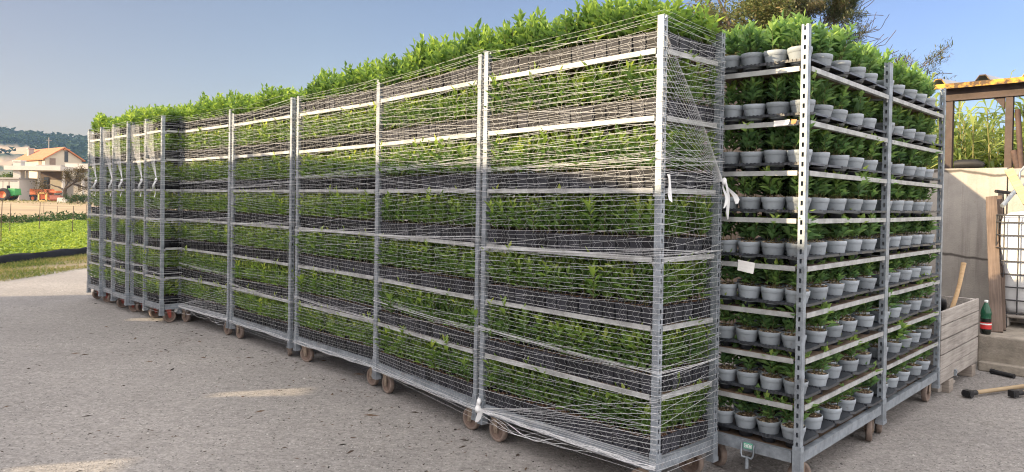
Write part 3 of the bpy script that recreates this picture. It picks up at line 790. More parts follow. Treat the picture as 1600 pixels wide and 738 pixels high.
    for (fx_, fy_), (ux, uy), wid, on in faces:
        if not on: continue
        nc = int(wid / .036)
        for k in range(nc):
            zs_ = np.arange(.14, 2.36, .0265); zs_ = zs_ + g.normal(0, .004, len(zs_)); dr = np.cumsum(g.normal(0, .0025, len(zs_)))
            sx_ = np.clip((k + .5) * wid / nc + dr + np.where(np.arange(len(zs_)) % 2 == 0, .011, -.011), 0, wid)
            lines.append(np.stack([fx_ + ux * sx_, fy_ + uy * sx_, zs_], 1)); rad.append(.00028)
    # fine cross threads
    for k in range(0):
        if front == 'long':
            if g.random() < .78: q0 = np.array([g.uniform(-x, x), -y - .002, 0]); dv = np.array([1, 0, 0])
            else: q0 = np.array([x + .002, g.uniform(-y, y), 0]); dv = np.array([0, 1, 0])
        else: q0 = np.array([x + .002, g.uniform(-y, y), 0]); dv = np.array([0, 1, 0])
        z0 = g.uniform(.15, 2.2); m_ = 10; s_ = np.linspace(0, 1, m_)
        lat = .012 * np.where(np.arange(m_) % 2 == 0, 1, -1) + g.uniform(-.05, .05) * s_
        p = q0 + dv * lat[:, None]; p[:, 2] = z0 + s_ * .2
        p[:, 0] = np.clip(p[:, 0], -x - .004, x + .004); p[:, 1] = np.clip(p[:, 1], -y - .004, y + .004)
        lines.append(p); rad.append(.00055)
    V, F, m, t = cat(strands(lines, rad))
    o = empty('wrapping_net', (c[0], c[1], DZ), c[2], label, 'net', 'white nets wrapped round the trolleys')
    link_mesh('netting', np_mesh('netting', V, F, m, t, [NETM]), o)
    # knot with tails
    def tail(m, p, d, L, wd):
        p = Vector(p); d = Vector(d).normalized(); side = Vector((0, 1, 0)) if abs(d.y) < .8 else Vector((1, 0, 0)); vs = []
        nn = 7
        for j in range(nn + 1):
            f = j / nn; ww = wd * (.45 + 1.0 * f) * (1 if j < nn else .5)
            q = p + d * L * f + Vector((.012 * math.sin(f * 5 + L * 40), .010 * math.sin(f * 7 + L * 20), -.04 * f * f))
            tw = Matrix.Rotation(f * 1.6 + L * 9, 3, 'Z') @ side
            for s2, th in ((-1, 0), (1, 0)): vs.append(q + tw * ww * s2 * .5 + Vector((0.004 * (s2 > 0), 0, 0)))
        m.add(vs, [(2 * j, 2 * j + 1, 2 * j + 3, 2 * j + 2) for j in range(nn)], 0, True)
        vs2 = [Vector(v) + Vector((.003, .001, .002)) for v in vs]
        m.add(vs2, [(2 * j, 2 * j + 2, 2 * j + 3, 2 * j + 1) for j in range(nn)], 0, True)
    def blob(m, p, r):
        gg = random.Random(int(r * 1e5) + seed); prof = []
        vs = []; n1, n2 = 7, 9
        for a in range(n1 + 1):
            for b in range(n2):
                th, ph = PI * a / n1, 2 * PI * b / n2; rr = r * gg.uniform(.7, 1.15)
                vs.append((p[0] + rr * math.sin(th) * math.cos(ph), p[1] + rr * math.sin(th) * math.sin(ph), p[2] + rr * 1.2 * math.cos(th)))
        m.add(vs, [(a * n2 + b, a * n2 + (b + 1) % n2, (a + 1) * n2 + (b + 1) % n2, (a + 1) * n2 + b) for a in range(n1) for b in range(n2)], 0, True)
    km = MB(); blob(km, knot, .017)
    tail(km, knot, (.3, .25, -.55), .10, .022); tail(km, knot, (.15, .1, -1), .17, .018); tail(km, knot, (.1, -.25, -1), .11, .014)
    km.build('knot', FILM, o)
    if front == 'long' and seed in (500, 504):
        k2 = MB(); blob(k2, (-x + .02, -y - .012, .165), .024); blob(k2, (-x + .035, -y - .014, .215), .017)
        tail(k2, (-x + .03, -y - .012, .24), (-.1, -.05, -1), .12, .03); k2.build('knot', FILM, o)
    return o
LNN = ['white net wrapped round the nearest trolley, tied in a knot at its far end corner', 'white net wrapped round the second netted trolley from the right', 'white net wrapped round the middle trolley of the row', 'white net wrapped round the fourth trolley from the right in the row', 'white net wrapped round the fifth trolley, at the left end of the row']
for i in range(5):
    net(NC[i], 500 + i, LNN[i])
LNF = ['knotted white net on the rightmost end-on trolley of the far bunch', 'knotted white net on the second end-on trolley from the right', 'knotted white net on the middle end-on trolley of the far bunch', 'knotted white net on the second end-on trolley from the left', 'knotted white net on the farthest, leftmost end-on trolley']
for i in range(5):
    net(FC[i], 540 + i, LNF[i], front='short', layers=.8)
# loose strip of film on N1's end face
fm = MB()
vs = []
for j in range(6):
    f = j / 5; vs += [(LL / 2 + .012 + .006 * math.sin(f * 6), -WW / 2 + .03 + .022 * f, 1.62 - .13 * f + .004 * math.sin(f * 9)), (LL / 2 + .014, -WW / 2 + .052 + .024 * f, 1.62 - .14 * f)]
vs2 = [(a + .0015, b, c_) for a, b, c_ in vs]
fm.add(vs, [(2 * j, 2 * j + 1, 2 * j + 3, 2 * j + 2) for j in range(5)]); fm.add(vs2, [(2 * j, 2 * j + 2, 2 * j + 3, 2 * j + 1) for j in range(5)])
fo_ = fm.build('film_strip', FILM, None, (NC[0][0], NC[0][1], DZ), (0, 0, NC[0][2]))
tag(fo_, 'torn strip of white film stuck to the end face of the nearest netted trolley', 'film strip')

# paper and tape on G1
def sheet(name, c, lx, ly, lz, w_, h_, m_, label, cat_, tilt=0.0):
    m = MB(); vs = []; n = 6
    for j in range(4):
        for i in range(n + 1):
            f, q = i / n - .5, j / 3
            vs.append((.008 * math.sin(f * 3.0) * q + .012 * q * q, f * w_, -q * h_ + f * w_ * tilt))
    k = n + 1
    fs = [(j * k + i, j * k + i + 1, (j + 1) * k + i + 1, (j + 1) * k + i) for j in range(3) for i in range(n)]
    m.add(vs, fs); m.add([(x - .0008, y, z) for x, y, z in vs], [f[::-1] for f in fs])
    p = tf(c, (lx, ly, lz)); o = m.build(name, m_, None, p, (0, 0, c[2]))
    return tag(o, label, cat_)
sheet('paper_note', GC[0], LL / 2 + .004, -.030, LV_G[4] + .018, .098, .058, PAPER, 'small white paper note hung on the middle shelf rim of the front open trolley', 'paper note', -.12)
sheet('paper_tag', GC[0], LL / 2 + .004, .150, LV_G[7] + .016, .085, .030, PAPER, 'thin white paper strip on the second highest shelf rim of the front open trolley', 'paper tag', .03)
sheet('tape_strip', GC[0], LL / 2 + .004, .215, LV_G[7] + .016, .030, .024, ORNG, 'scrap of orange tape at the end of the white strip on the front open trolley', 'tape')
# ------------------------------------------------------------------ ground
def sheet_poly(name, pts, z, m, cuts=0):
    mb = MB(); mb.add([(x, y, z) for x, y in pts], [tuple(range(len(pts)))])
    return tag(mb.build(name, m), kind='structure')
def yard_mat():
    m, t, b = new_mat('yard_concrete')
    tc = t.nodes.new('ShaderNodeTexCoord'); P = tc.outputs['Object']
    def noise(s, d=6, r=.6): 
        n = t.nodes.new('ShaderNodeTexNoise'); n.inputs['Scale'].default_value = s; n.inputs['Detail'].default_value = d; n.inputs['Roughness'].default_value = r; link(t, P, n.inputs['Vector']); return n.outputs['Fac']
    def ramp(src, p0, c0, p1, c1):
        r = t.nodes.new('ShaderNodeValToRGB'); r.color_ramp.elements[0].position = p0; r.color_ramp.elements[1].position = p1
        r.color_ramp.elements[0].color = (*c0, 1); r.color_ramp.elements[1].color = (*c1, 1); link(t, src, r.inputs[0]); return r.outputs[0]
    def mix(kind, f, a, c):
        x = t.nodes.new('ShaderNodeMixRGB'); x.blend_type = kind
        if isinstance(f, float): x.inputs[0].default_value = f
        else: link(t, f, x.inputs[0])
        link(t, a, x.inputs[1])
        if isinstance(c, tuple): x.inputs[2].default_value = (*c, 1)
        else: link(t, c, x.inputs[2])
        return x.outputs[0]
    base = ramp(noise(0.55, 8, .62), .32, (0.235, 0.226, 0.220), .70, (0.325, 0.311, 0.300))
    grain = ramp(noise(38, 6, .75), .30, (0.26, 0.255, 0.25), .70, (0.78, 0.77, 0.76))
    col = mix('OVERLAY', 0.78, base, grain); col = mix('OVERLAY', 0.4, col, ramp(noise(13, 5, .7), .34, (0.30, 0.295, 0.29), .66, (0.68, 0.67, 0.66)))
    # exposed aggregate: pale and dark stones
    v = t.nodes.new('ShaderNodeTexVoronoi'); v.inputs['Scale'].default_value = 55; v.feature = 'F1'; link(t, P, v.inputs['Vector'])
    stone = ramp(v.outputs['Distance'], .20, (1, 1, 1), .34, (0, 0, 0))
    sc_ = t.nodes.new('ShaderNodeSeparateColor'); link(t, v.outputs['Color'], sc_.inputs[0])
    pale = ramp(sc_.outputs[0], .70, (0, 0, 0), .74, (1, 1, 1)); dark = ramp(sc_.outputs[1], .84, (0, 0, 0), .87, (1, 1, 1))
    mp = mix('MULTIPLY', 1.0, stone, pale); md = mix('MULTIPLY', 1.0, stone, dark)
    worn = ramp(noise(1.3, 5), .40, (.15, .15, .15), .62, (1, 1, 1)); mp = mix('MULTIPLY', 1.0, mp, worn)
    col = mix('MIX', mp, col, (0.56, 0.54, 0.52)); col = mix('MIX', md, col, (0.07, 0.068, 0.065))
    # stains and dirt film
    stain = ramp(noise(1.9, 7, .7), .58, (0, 0, 0), .80, (.55, .55, .55)); col = mix('MIX', stain, col, (0.15, 0.135, 0.12))
    dust = ramp(noise(0.23, 5, .6), .55, (0, 0, 0), .75, (.35, .35, .35)); col = mix('MIX', dust, col, (0.40, 0.355, 0.31))
    link(t, col, b.inputs['Base Color']); b.inputs['Roughness'].default_value = .92; b.inputs['Specular IOR Level'].default_value = .25
    h1 = noise(60, 5, .7); h2 = noise(16, 5, .6)
    ad = t.nodes.new('ShaderNodeMath'); ad.operation = 'MULTIPLY_ADD'; ad.inputs[1].default_value = .9; link(t, h2, ad.inputs[0]); link(t, h1, ad.inputs[2])
    a2 = t.nodes.new('ShaderNodeMath'); a2.operation = 'MULTIPLY_ADD'; a2.inputs[1].default_value = .5
    bw = t.nodes.new('ShaderNodeRGBToBW'); link(t, stone, bw.inputs[0]); link(t, bw.outputs[0], a2.inputs[0]); link(t, ad.outputs[0], a2.inputs[2])
    bp = t.nodes.new('ShaderNodeBump'); bp.inputs['Strength'].default_value = .8; bp.inputs['Distance'].default_value = .013
    link(t, a2.outputs[0], bp.inputs['Height']); link(t, bp.outputs[0], b.inputs['Normal'])
    return m
YARD = yard_mat()
DIRT = mat('field_dirt', (0.17, 0.125, 0.075), 0.95, 0, 0.4, 1.2, 0.5, 18)
DRY = mat('dry_field_soil', (0.34, 0.235, 0.135), 0.95, 0, 0.3, 0.25, 0.4, 6, c2=(0.42, 0.33, 0.19))
GREENG = mat('far_ground', (0.16, 0.15, 0.065), 0.95, 0, 0.4, 0.05)
VERGE = mat('verge_soil', (0.20, 0.165, 0.095), 0.95, 0, 0.4, 3.0, 0.6, 25, c2=(0.27, 0.22, 0.14))
CROPS = mat('crop_soil', (0.07, 0.08, 0.03), 0.95, 0, 0.4, 4.0)
g = random.Random(3)
edge = [(-8.8 + .16 * math.sin(y * .9) + g.uniform(-.10, .10), y) for y in np.arange(-20, 60, .45)]
sheet_poly('yard', edge[::-1] + [(-9, -22), (40, -22), (40, 60)], 0.0, YARD)
sheet_poly('ground', [(-3000, -300), (3000, -300), (3000, 3500), (-3000, 3500)], -0.020, GREENG)
sheet_poly('verge', [(-10.75, -20), (-8.4, -20), (-8.4, 60), (-10.75, 60)], -0.006, VERGE)
sheet_poly('crop_bed', [(-22, -5), (-10.75, -5), (-10.75, 90), (-22, 90)], -0.006, CROPS)
RISE = .62
df = MB(); df.add([(x, y, z) for x, z in ((-160, RISE), (-42, RISE), (-22, -.006)) for y in (5, 170)], [(0, 2, 3, 1), (2, 4, 5, 3)]); tag(df.build('dry_field', DRY), kind='structure')
def rise(x): return RISE * max(0, min(1, (-x - 22) / 20))
# gravel and leaf litter
def scatter_bits(n, gen, cols, name, mname, label, kindv):
    P_ = []; T = []; F = []
    for k in range(n):
        (x, y, z), (a, b, c), col = gen()
        th = rng.uniform(0, 6.28); cs, sn = math.cos(th), math.sin(th); o = len(P_)
        oc = [(a, 0, 0), (0, b, 0), (-a * .9, 0.1 * b, 0), (0.1 * a, -b * .9, 0), (0, 0, c)]
        for vx, vy, vz in oc:
            vx *= rng.uniform(.75, 1.2); vy *= rng.uniform(.75, 1.2)
            P_.append((x + vx * cs - vy * sn, y + vx * sn + vy * cs, z + vz)); T.append(col)
        F += [(o, o + 1, o + 4, o + 4), (o + 1, o + 2, o + 4, o + 4), (o + 2, o + 3, o + 4, o + 4), (o + 3, o, o + 4, o + 4)]
    me = bpy.data.meshes.new(name); me.from_pydata(P_, [], [f[:3] for f in F]); me.materials.append(tint_mat(mname, cols))
    a_ = me.attributes.new('tint', 'FLOAT', 'POINT'); a_.data.foreach_set('value', T); me.update()
    return tag(link_mesh(name, me), label, kind=kindv)
def gen_gravel():
    d = 2.2 + 10 * rng.random() ** 1.6; px = rng.uniform(-60, 1660); dd = ray(px, 500); x = dd.x / dd.y * d
    s_ = rng.uniform(.0015, .0045) * (1 + (rng.random() < .06) * 1.6)
    return (x, d, 0.0), (s_ * rng.uniform(1, 1.6), s_, s_ * .9), rng.random()
scatter_bits(5200, gen_gravel, [(0.10, 0.095, 0.09), (0.28, 0.265, 0.25), (0.50, 0.48, 0.46)], 'gravel', 'gravel_stone', 'fine loose grit and small stones lying over the concrete yard', 'stuff')
def gen_litter():
    if rng.random() < .45:
        ci = rng.integers(0, 5); c = NC[ci]; p = tf(c, (rng.uniform(-.8, .8), -WW / 2 - abs(rng.normal(0, .55)), 0)); x, d = p[0], p[1]
    else:
        d = 2.2 + 8 * rng.random() ** 1.3; px = rng.uniform(0, 900); dd = ray(px, 500); x = dd.x / dd.y * d
    s_ = rng.uniform(.004, .011) * (1 + (rng.random() < .12) * 1.3)
    return (x, d, 0.001), (s_ * rng.uniform(1.0, 2.6), s_ * .6, s_ * .35), rng.random()
scatter_bits(1000, gen_litter, [(0.015, 0.012, 0.01), (0.05, 0.035, 0.025), (0.13, 0.08, 0.05)], 'soil_crumbs', 'soil_crumb', 'dark crumbs of soil and dead leaf bits scattered on the yard', 'stuff')

# verge grass, crop, field edge weeds
GRASS = leaf_mat('grass_blade', [(0.05, 0.085, 0.02), (0.11, 0.15, 0.035), (0.22, 0.20, 0.08), (0.33, 0.27, 0.14)], 0.3, .7, .2)
CROPL = leaf_mat('crop_leaf', [(0.08, 0.14, 0.03), (0.17, 0.26, 0.045), (0.26, 0.355, 0.065), (0.38, 0.46, 0.10)], 0.35, .55, .25)
WEEDL = leaf_mat('weed_leaf', [(0.016, 0.045, 0.014), (0.03, 0.075, 0.02), (0.07, 0.11, 0.03), (0.20, 0.11, 0.06)], 0.25, .6, .25)
def scatter_leaves(n, pos, name, m, label, L, W, el, tint, kindv='stuff', parent=None, roll=.5):
    P = np.array([pos() for _ in range(n)]); az = rng.uniform(0, 2 * PI, n); e = rng.uniform(el[0], el[1], n)
    D = np.stack([np.cos(az) * np.cos(e), np.sin(az) * np.cos(e), np.sin(e)], 1)
    l = rng.uniform(L[0], L[1], n); w_ = rng.uniform(W[0], W[1], n)
    V, F, mi, t = leaves(P, D, l, w_, np.clip(tint(P), 0, 1), .2, .15, rng.normal(0, roll, n))
    o = link_mesh(name, np_mesh(name, V, F, mi, t, [m]), parent)
    if label: tag(o, label, kind=kindv)
    return o
def wedge(y0, y1, x0, x1):
    while True:
        y = y0 + (y1 - y0) * rng.random(); lo, hi = -0.78 * y, -0.52 * y
        lo, hi = max(lo, x0), min(hi, x1)
        if hi > lo and rng.random() < (hi - lo) / 4.5: return rng.uniform(lo, hi), y
def hn(x, y, s_=1.0, ph=0.0): return math.sin(x * s_ * 1.7 + ph) * math.cos(y * s_ * 1.3 + ph * .7) * .5 + math.sin(x * s_ * 4.1 - y * s_ * 2.9 + ph) * .3
def pos_verge():
    while True:
        x, y = wedge(10.5, 22, -10.75, -8.55)
        if rng.random() < .40 + .6 * hn(x, y, 1.1) + .5 * (x < -9.9): return (x, y, 0)
scatter_leaves(15000, pos_verge, 'grass', GRASS, 'patchy dry grass growing on the verge beside the yard', (.03, .11), (.007, .016), (.3, 1.3), lambda P: rng.random(len(P)) * .75 + .25 * np.sin(P[:, 0] * 3) * np.sin(P[:, 1] * 2))
def pos_crop():
    x, y = wedge(13.5, 42, -22, -11.05)
    return (x, y, .13 + .05 * hn(x, y, 2.2) + .03 * math.sin((x + y * .0) * 9) + rng.uniform(-.06, .04))
scatter_leaves(62000, pos_crop, 'crop', CROPL, 'bright green leafy crop covering the field bed behind the verge', (.06, .13), (.03, .07), (.1, .9), lambda P: .50 + .26 * rng.normal(size=len(P)) + .12 * np.sin(P[:, 0] * 2.1 + P[:, 1]))
def pos_weed():
    y = rng.uniform(22, 52); x = rng.uniform(-24.3, -21.8); h = max(0.05, .40 + .22 * hn(x * .3, y, .9)); return (x, y, abs(rng.random() ** .7) * h)
scatter_leaves(9000, pos_weed, 'weeds', WEEDL, 'dark strip of weeds along the far edge of the green field', (.08, .22), (.04, .09), (-.1, 1.2), lambda P: .25 + .28 * rng.normal(size=len(P)) + .3 * (P[:, 1] > 42) * (rng.random(len(P)) < .4))
# black ground cloth edging between verge and crop
cl = MB(); n = 90; vs = []
for j in range(n + 1):
    y = 10 + 30 * j / n; b = .04 * math.sin(y * 1.9) + .03 * math.sin(y * 5.3)
    for x, z in ((-10.62 + b, .012), (-10.66 + b, .15 + .02 * math.sin(y * 7)), (-10.80 + b, .175 + .02 * math.sin(y * 4.1)), (-11.0, .08)): vs.append((x, y, z))
cl.add(vs, [(j * 4 + i, j * 4 + i + 1, j * 4 + 4 + i + 1, j * 4 + 4 + i) for j in range(n) for i in range(3)], 0, True)
CLOTH = mat('ground_cloth', (0.012, 0.013, 0.016), 0.85, 0, 0.4, 3, 0.4, 12, spec=.1)
tag(cl.build('ground_cloth', CLOTH), 'black weed cloth edging rolled along the near edge of the green field', 'ground cloth')
# thin stakes in the field
STK = [(1, 389, 312, 'rusty stake at the left edge, in the near part of the green field'), (15, 372, 318, 'faint thin stake just right of the leftmost one in the green field'),
       (61, 366, 316, 'tall thin stake in the field in front of the orange machinery'), (68, 340, 312, 'short thin stake right behind the tall one before the orange machinery'),
       (89, 345, 322, 'thin stake at the field edge between orange machinery and gnarled tree'), (113, 373, 322, 'rusty stake in the green field below the dark shrubs'), (134, 352, 320, 'thin stake closest to the netted trolleys at the field edge')]
for px, yb, yt, lb in STK:
    p = ground(px, yb); m = MB(); h = (yb - yt) / FPX * p.y
    m.tube([(0, 0, -.1), (.01, 0, h * .5), (.03, .01, h)], [.013, .011, .009], 6)
    tag(m.build('stake', RUST, None, p), lb, 'stake', 'thin stakes in the green field')

# ------------------------------------------------------------------ hills
HILLM, t_, b_ = new_mat('hill_cover')
tc = t_.nodes.new('ShaderNodeTexCoord'); a1 = t_.nodes.new('ShaderNodeAttribute'); a1.attribute_name = 'tint'
n1 = t_.nodes.new('ShaderNodeTexNoise'); n1.inputs['Scale'].default_value = .05; n1.inputs['Detail'].default_value = 8; link(t_, tc.outputs['Object'], n1.inputs['Vector'])
rm = t_.nodes.new('ShaderNodeValToRGB'); rm.color_ramp.elements[0].position = .35; rm.color_ramp.elements[1].position = .7
rm.color_ramp.elements[0].color = (.018, .038, .016, 1); rm.color_ramp.elements[1].color = (.05, .075, .03, 1); link(t_, n1.outputs['Fac'], rm.inputs[0])
mx = t_.nodes.new('ShaderNodeMixRGB'); link(t_, a1.outputs['Fac'], mx.inputs[0]); link(t_, rm.outputs[0], mx.inputs[1]); mx.inputs[2].default_value = (.40, .29, .18, 1)
link(t_, mx.outputs[0], b_.inputs['Base Color']); b_.inputs['Roughness'].default_value = .95
def ridge_y(px): return float(np.interp(px, [-300, -100, 0, 22, 45, 70, 110, 140, 300, 520, 800, 1700], [196, 200, 206, 211, 212, 215, 219, 222, 238, 262, 292, 296]))
nx, ny = 210, 46; V = []; T = []
depths = np.concatenate([np.linspace(300, 560, 12), np.linspace(585, 900, 34)])
hr = np.random.default_rng(5)
for j, d in enumerate(depths):
    for i in range(nx):
        px = -420 + i * (1420 / nx)
        top = at(px, ridge_y(px), 760.0).z
        f = (d - 300) / 460.0
        zz = top * (max(0, min(1, f)) ** 1.25) if d <= 760 else top * (1 - .25 * ((d - 760) / 140) ** 2)
        dd = ray(px, 300); x = dd.x / dd.y * d
        fl = 0.0; 
        a = at(px, 300, d)
        # pale fields on the lower slope
        ky = 303 - (zz - CAMZ) / d * FPX
        if px < 60 + 25 * math.sin(d * .02) and 228 < ky < 258 and not (240 < ky < 247 and px < 45): fl = 1.0
        if ky > 268: fl = .25
        zz += (1 - fl) * hr.uniform(-1.0, 1.0) * (1.6 if d > 560 else .8) + (1 - fl) * 2.0 * abs(math.sin(x * .11 + d * .05))
        V.append((x, d, max(-.5, zz - 1.0))); T.append(fl)
F = np.array([(j * nx + i, j * nx + i + 1, (j + 1) * nx + i + 1, (j + 1) * nx + i) for j in range(len(depths) - 1) for i in range(nx - 1)])
tag(link_mesh('hills', np_mesh('hills', np.array(V), F, np.zeros(len(F), int), np.array(T), [HILLM])), kind='structure')
# wood on the ridge : one far-off mass of crowns
VV = np.array(V).reshape(len(depths), nx, 3); TT = np.array(T).reshape(len(depths), nx); pos = []
for k in range(9000):
    j = hr.integers(8, len(depths) - 8); i = hr.integers(30, 105)
    if TT[j, i] > .5 or TT[min(j + 1, len(depths) - 1), i] > .5: continue
    v = VV[j, i] + (VV[j + 1, i + 1] - VV[j, i]) * hr.random()
    pos.append((v[0] + hr.uniform(-4, 4), v[1], v[2] + hr.uniform(.0, 3.2)))
pos = np.array(pos); n = len(pos); az = hr.uniform(0, 6.28, n); e = hr.uniform(-.2, 1.2, n)
D = np.stack([np.cos(az) * np.cos(e), np.sin(az) * np.cos(e), np.sin(e)], 1)
HL = leaf_mat('far_wood_leaf', [(.014, .032, .013), (.03, .055, .02), (.055, .08, .03)], .15, .8, .1)
Vl, Fl, ml, tl = leaves(pos, D, hr.uniform(3, 7, n), hr.uniform(3, 6, n), hr.random(n), .3, .2)
tag(link_mesh('far_wood', np_mesh('far_wood', Vl, Fl, ml, tl, [HL])), 'dark far-off wood covering the hills on the left horizon', kind='stuff')

# ------------------------------------------------------------------ trees
BARK = mat('tree_bark', (0.085, 0.065, 0.05), 0.95, 0, 0.4, 6, 0.6, 20)
BARKP = mat('pine_bark', (0.12, 0.085, 0.065), 0.95, 0, 0.4, 6, 0.6, 20)
def limb(m, p, d, L, r, depth, g, ends, kids=3, bend=.35, grav=0.0, mi=0, minr=.006):
    pts = [Vector(p)]; rs = [r]; d = Vector(d).normalized(); n = 5
    for k in range(n):
        d = (d + Vector((g.gauss(0, bend), g.gauss(0, bend), g.gauss(0, bend) + grav)) * .35).normalized()
        pts.append(pts[-1] + d * L / n); rs.append(max(minr, r * (1 - .62 * (k + 1) / n)))
    m.tube(pts, rs, 6 if depth > 1 else 4, mi, caps=False)
    if depth == 0:
        for q in pts[2:]: ends.append((q, d.copy()))
        return
    ends.append((pts[-1], d.copy()))
    for k in range(kids):
        i = g.choice([2, 3, 4, 5]); a = g.uniform(0, 6.28)
        side = d.orthogonal().normalized(); side.rotate(Matrix.Rotation(a, 3, d))
        nd = (d * g.uniform(.5, .9) + side * g.uniform(.5, .95)).normalized()
        limb(m, pts[i], nd, L * g.uniform(.5, .72), rs[i] * .7, depth - 1, g, ends, kids, bend, grav, mi, minr)
def crown(o, ends, m, n, spread, L, W, el, tintf, name='crown'):
    k = len(ends); idx = rng.integers(0, k, n)
    E_ = np.array([list(e[0]) for e in ends]); Dn = np.array([list(e[1]) for e in ends])
    P = E_[idx] + rng.normal(0, spread, (n, 3)); az = rng.uniform(0, 6.28, n); e = rng.uniform(el[0], el[1], n)
    D = np.stack([np.cos(az) * np.cos(e), np.sin(az) * np.cos(e), np.sin(e)], 1) + Dn[idx] * .5
    ct = rng.normal(0, .16, k)[idx]
    V, F, mi, t = leaves(P, D, rng.uniform(L[0], L[1], n), rng.uniform(W[0], W[1], n), np.clip(tintf(n) + ct, 0, 1), .2, .12, rng.normal(0, .5, n))
    return link_mesh(name, np_mesh(name, V, F, mi, t, [m]), o)
OLIVEL = leaf_mat('olive_leaf', [(0.05, 0.075, 0.028), (0.11, 0.135, 0.05), (0.20, 0.20, 0.08), (0.28, 0.22, 0.11)], .3, .6, .2)
PINEL = leaf_mat('pine_needle', [(0.06, 0.08, 0.04), (0.12, 0.145, 0.07), (0.19, 0.18, 0.10), (0.28, 0.19, 0.12)], .2, .7, .15)
GNARL = leaf_mat('gnarled_leaf', [(0.05, 0.045, 0.02), (0.10, 0.085, 0.04), (0.16, 0.12, 0.06)], .2, .8, .1)
# broad tree behind the grey pots
g = random.Random(21)
b0 = at(1143, 320, 17.0); b0.z = 0
o = empty('broadleaf_tree', b0, 0, 'olive green broadleaf tree rising behind the nearest netted trolley and grey pots', 'tree')
tm = MB(); ends = []
tm.tube([(0, 0, -.1), (.05, .05, 2.0), (0, 0, 4.4)], [.2, .16, .12], 10, 0)
for a in range(7): limb(tm, (0, 0, 4.0 + .06 * a), (math.cos(a * .9) * .5, math.sin(a * .9) * .5, 1), 1.5 + .3 * (a % 3), .07, 2, g, ends, 3, .35, .05)
tm.build('trunk', BARK, o)
ends = [e for e in ends if e[0].z < 6.35 + .35 * math.sin(e[0].x * 3) and abs(e[0].x + .05) < .95]
crown(o, ends, OLIVEL, 13000, .15, (.06, .12), (.03, .06), (-.3, .9), lambda n: .42 + .2 * rng.normal(size=n))
# pines
def pine(px, dep, label, seed, limbs, htop, trunk_lean, lim_, NN, kl):
    g = random.Random(seed); b0 = at(px, 320, dep); b0.z = 0
    o = empty('pine_tree', b0, 0, label, 'tree', 'trees behind the trolleys'); tm = MB(); ends = []
    tm.tube([(0, 0, -.1), (trunk_lean * .5, 0, htop * .5), (trunk_lean, 0, htop)], [.24, .18, .07], 10, 0)
    for (z, dx, dy, dz, L) in limbs:
        f = z / htop
        z = min(z, htop - .1); limb(tm, (trunk_lean * f, 0, z), (dx, dy, dz), L * kl, .034, 2, g, ends, 4, .30, .02, 0, .007)
    tm.build('trunk', BARKP, o)
    P = []; D = []; ends = [e for e in ends if lim_[0] < e[0].x < lim_[1]]
    for q, d in ends:
        for k in range(NN):
            a, e = rng.uniform(0, 6.28), rng.uniform(-.4, 1.1); P.append(np.array(q) + rng.normal(0, .065, 3)); D.append((math.cos(a) * math.cos(e) + d.x * .6, math.sin(a) * math.cos(e) + d.y * .6, math.sin(e) + d.z * .3))
    n = len(P); V, F, mi, t = leaves(np.array(P), np.array(D), rng.uniform(.07, .16, n), rng.uniform(.012, .028, n), np.clip(.4 + .28 * np.repeat(rng.normal(size=n // NN), NN) + .1 * rng.normal(size=n), 0, 1), .1, .1)
    link_mesh('crown', np_mesh('crown', V, F, mi, t, [PINEL]), o)
pine(1262, 17.5, 'pine tree with spreading reddish branches at the top edge above the grey pots', 31,
     [(4.2, -.9, .1, .35, 1.3), (4.5, .9, -.1, .42, 1.5), (4.9, -.7, -.4, .6, 1.4), (5.1, .8, .3, .5, 1.6), (5.5, -.8, .3, .6, 1.5), (4.7, .2, -.9, .4, 1.2), (5.9, .7, 0, .7, 1.4), (4.0, .9, 0, .35, 1.6), (6.3, -.6, 0, .8, 1.3), (4.35, -.2, -.8, .35, 1.2), (5.3, .1, -.3, 1, 1.2), (5.3, -.3, .2, 1, 1.3), (5.3, .4, .1, 1, 1.2)], 5.5, .1, (-1.3, 1.0), 50, .72)
pine(1378, 17.0, 'slim pine with bare twiggy tufts against the blue sky, right of the other pine', 33,
     [(3.3, .5, -.2, .75, 1.25), (3.1, -.8, -.1, .5, .9), (3.5, .9, .1, .55, 1.1), (3.0, .8, -.4, .3, 1.0)], 3.9, -.25, (-.6, 1.0), 26, 1.0)

# ------------------------------------------------------------------ right side: wall, shed, reeds
WD = Vector((.70, -.714, 0)).normalized()   # along the wall towards the right of the picture
WN = Vector((-WD.y * -1, WD.x * -1, 0)); WN = Vector((-.714, -.70, 0)).normalized()   # towards the camera
w0 = at(1476, 300, 8.6); w0.z = 0
rzW = math.atan2(WD.y, WD.x)
def wl(a, d, z): return w0 + WD * a - WN * d + Vector((0, 0, z))   # along, behind, up
ztop = at(1500, 262, 8.3).z
cw = MB()
cw.bx(-1.6, .62, 0, .14, 0, ztop + .0); cw.bx(.632, 2.6, .003, .14, 0, ztop - .012)
tag(cw.build('concrete_wall', CONC, None, w0, (0, 0, rzW), bevel=.006), 'pale precast concrete panel wall behind the crate, stained and cracked, below the reeds', 'wall')
cw2 = MB(); cw2.add([(x, y, z) for x in (-1.74, -1.605) for y, z in ((-5.0, 0), (.14, 0), (.14, 3.35), (-5.0, 2.95))], [(0, 1, 2, 3), (7, 6, 5, 4), (0, 4, 5, 1), (1, 5, 6, 2), (2, 6, 7, 3), (3, 7, 4, 0)])  # hidden fence, added only to shade the panel wall
tag(cw2.build('shade_fence', PLANKW, None, w0, (0, 0, rzW)), 'added unseen board fence shading the panel wall, behind the open trolleys', 'fence')
def a_of(px, d):   # distance along wall for a pixel column at depth offset d behind the wall plane
    lo, hi = -3.0, 6.0
    for _ in range(50):
        mid = (lo + hi) / 2; v = wl(mid, d, 1.5) - CAM; X = 800 + FPX * v.dot(rt) / v.dot(fw)
        if X < px: lo = mid
        else: hi = mid
    return lo
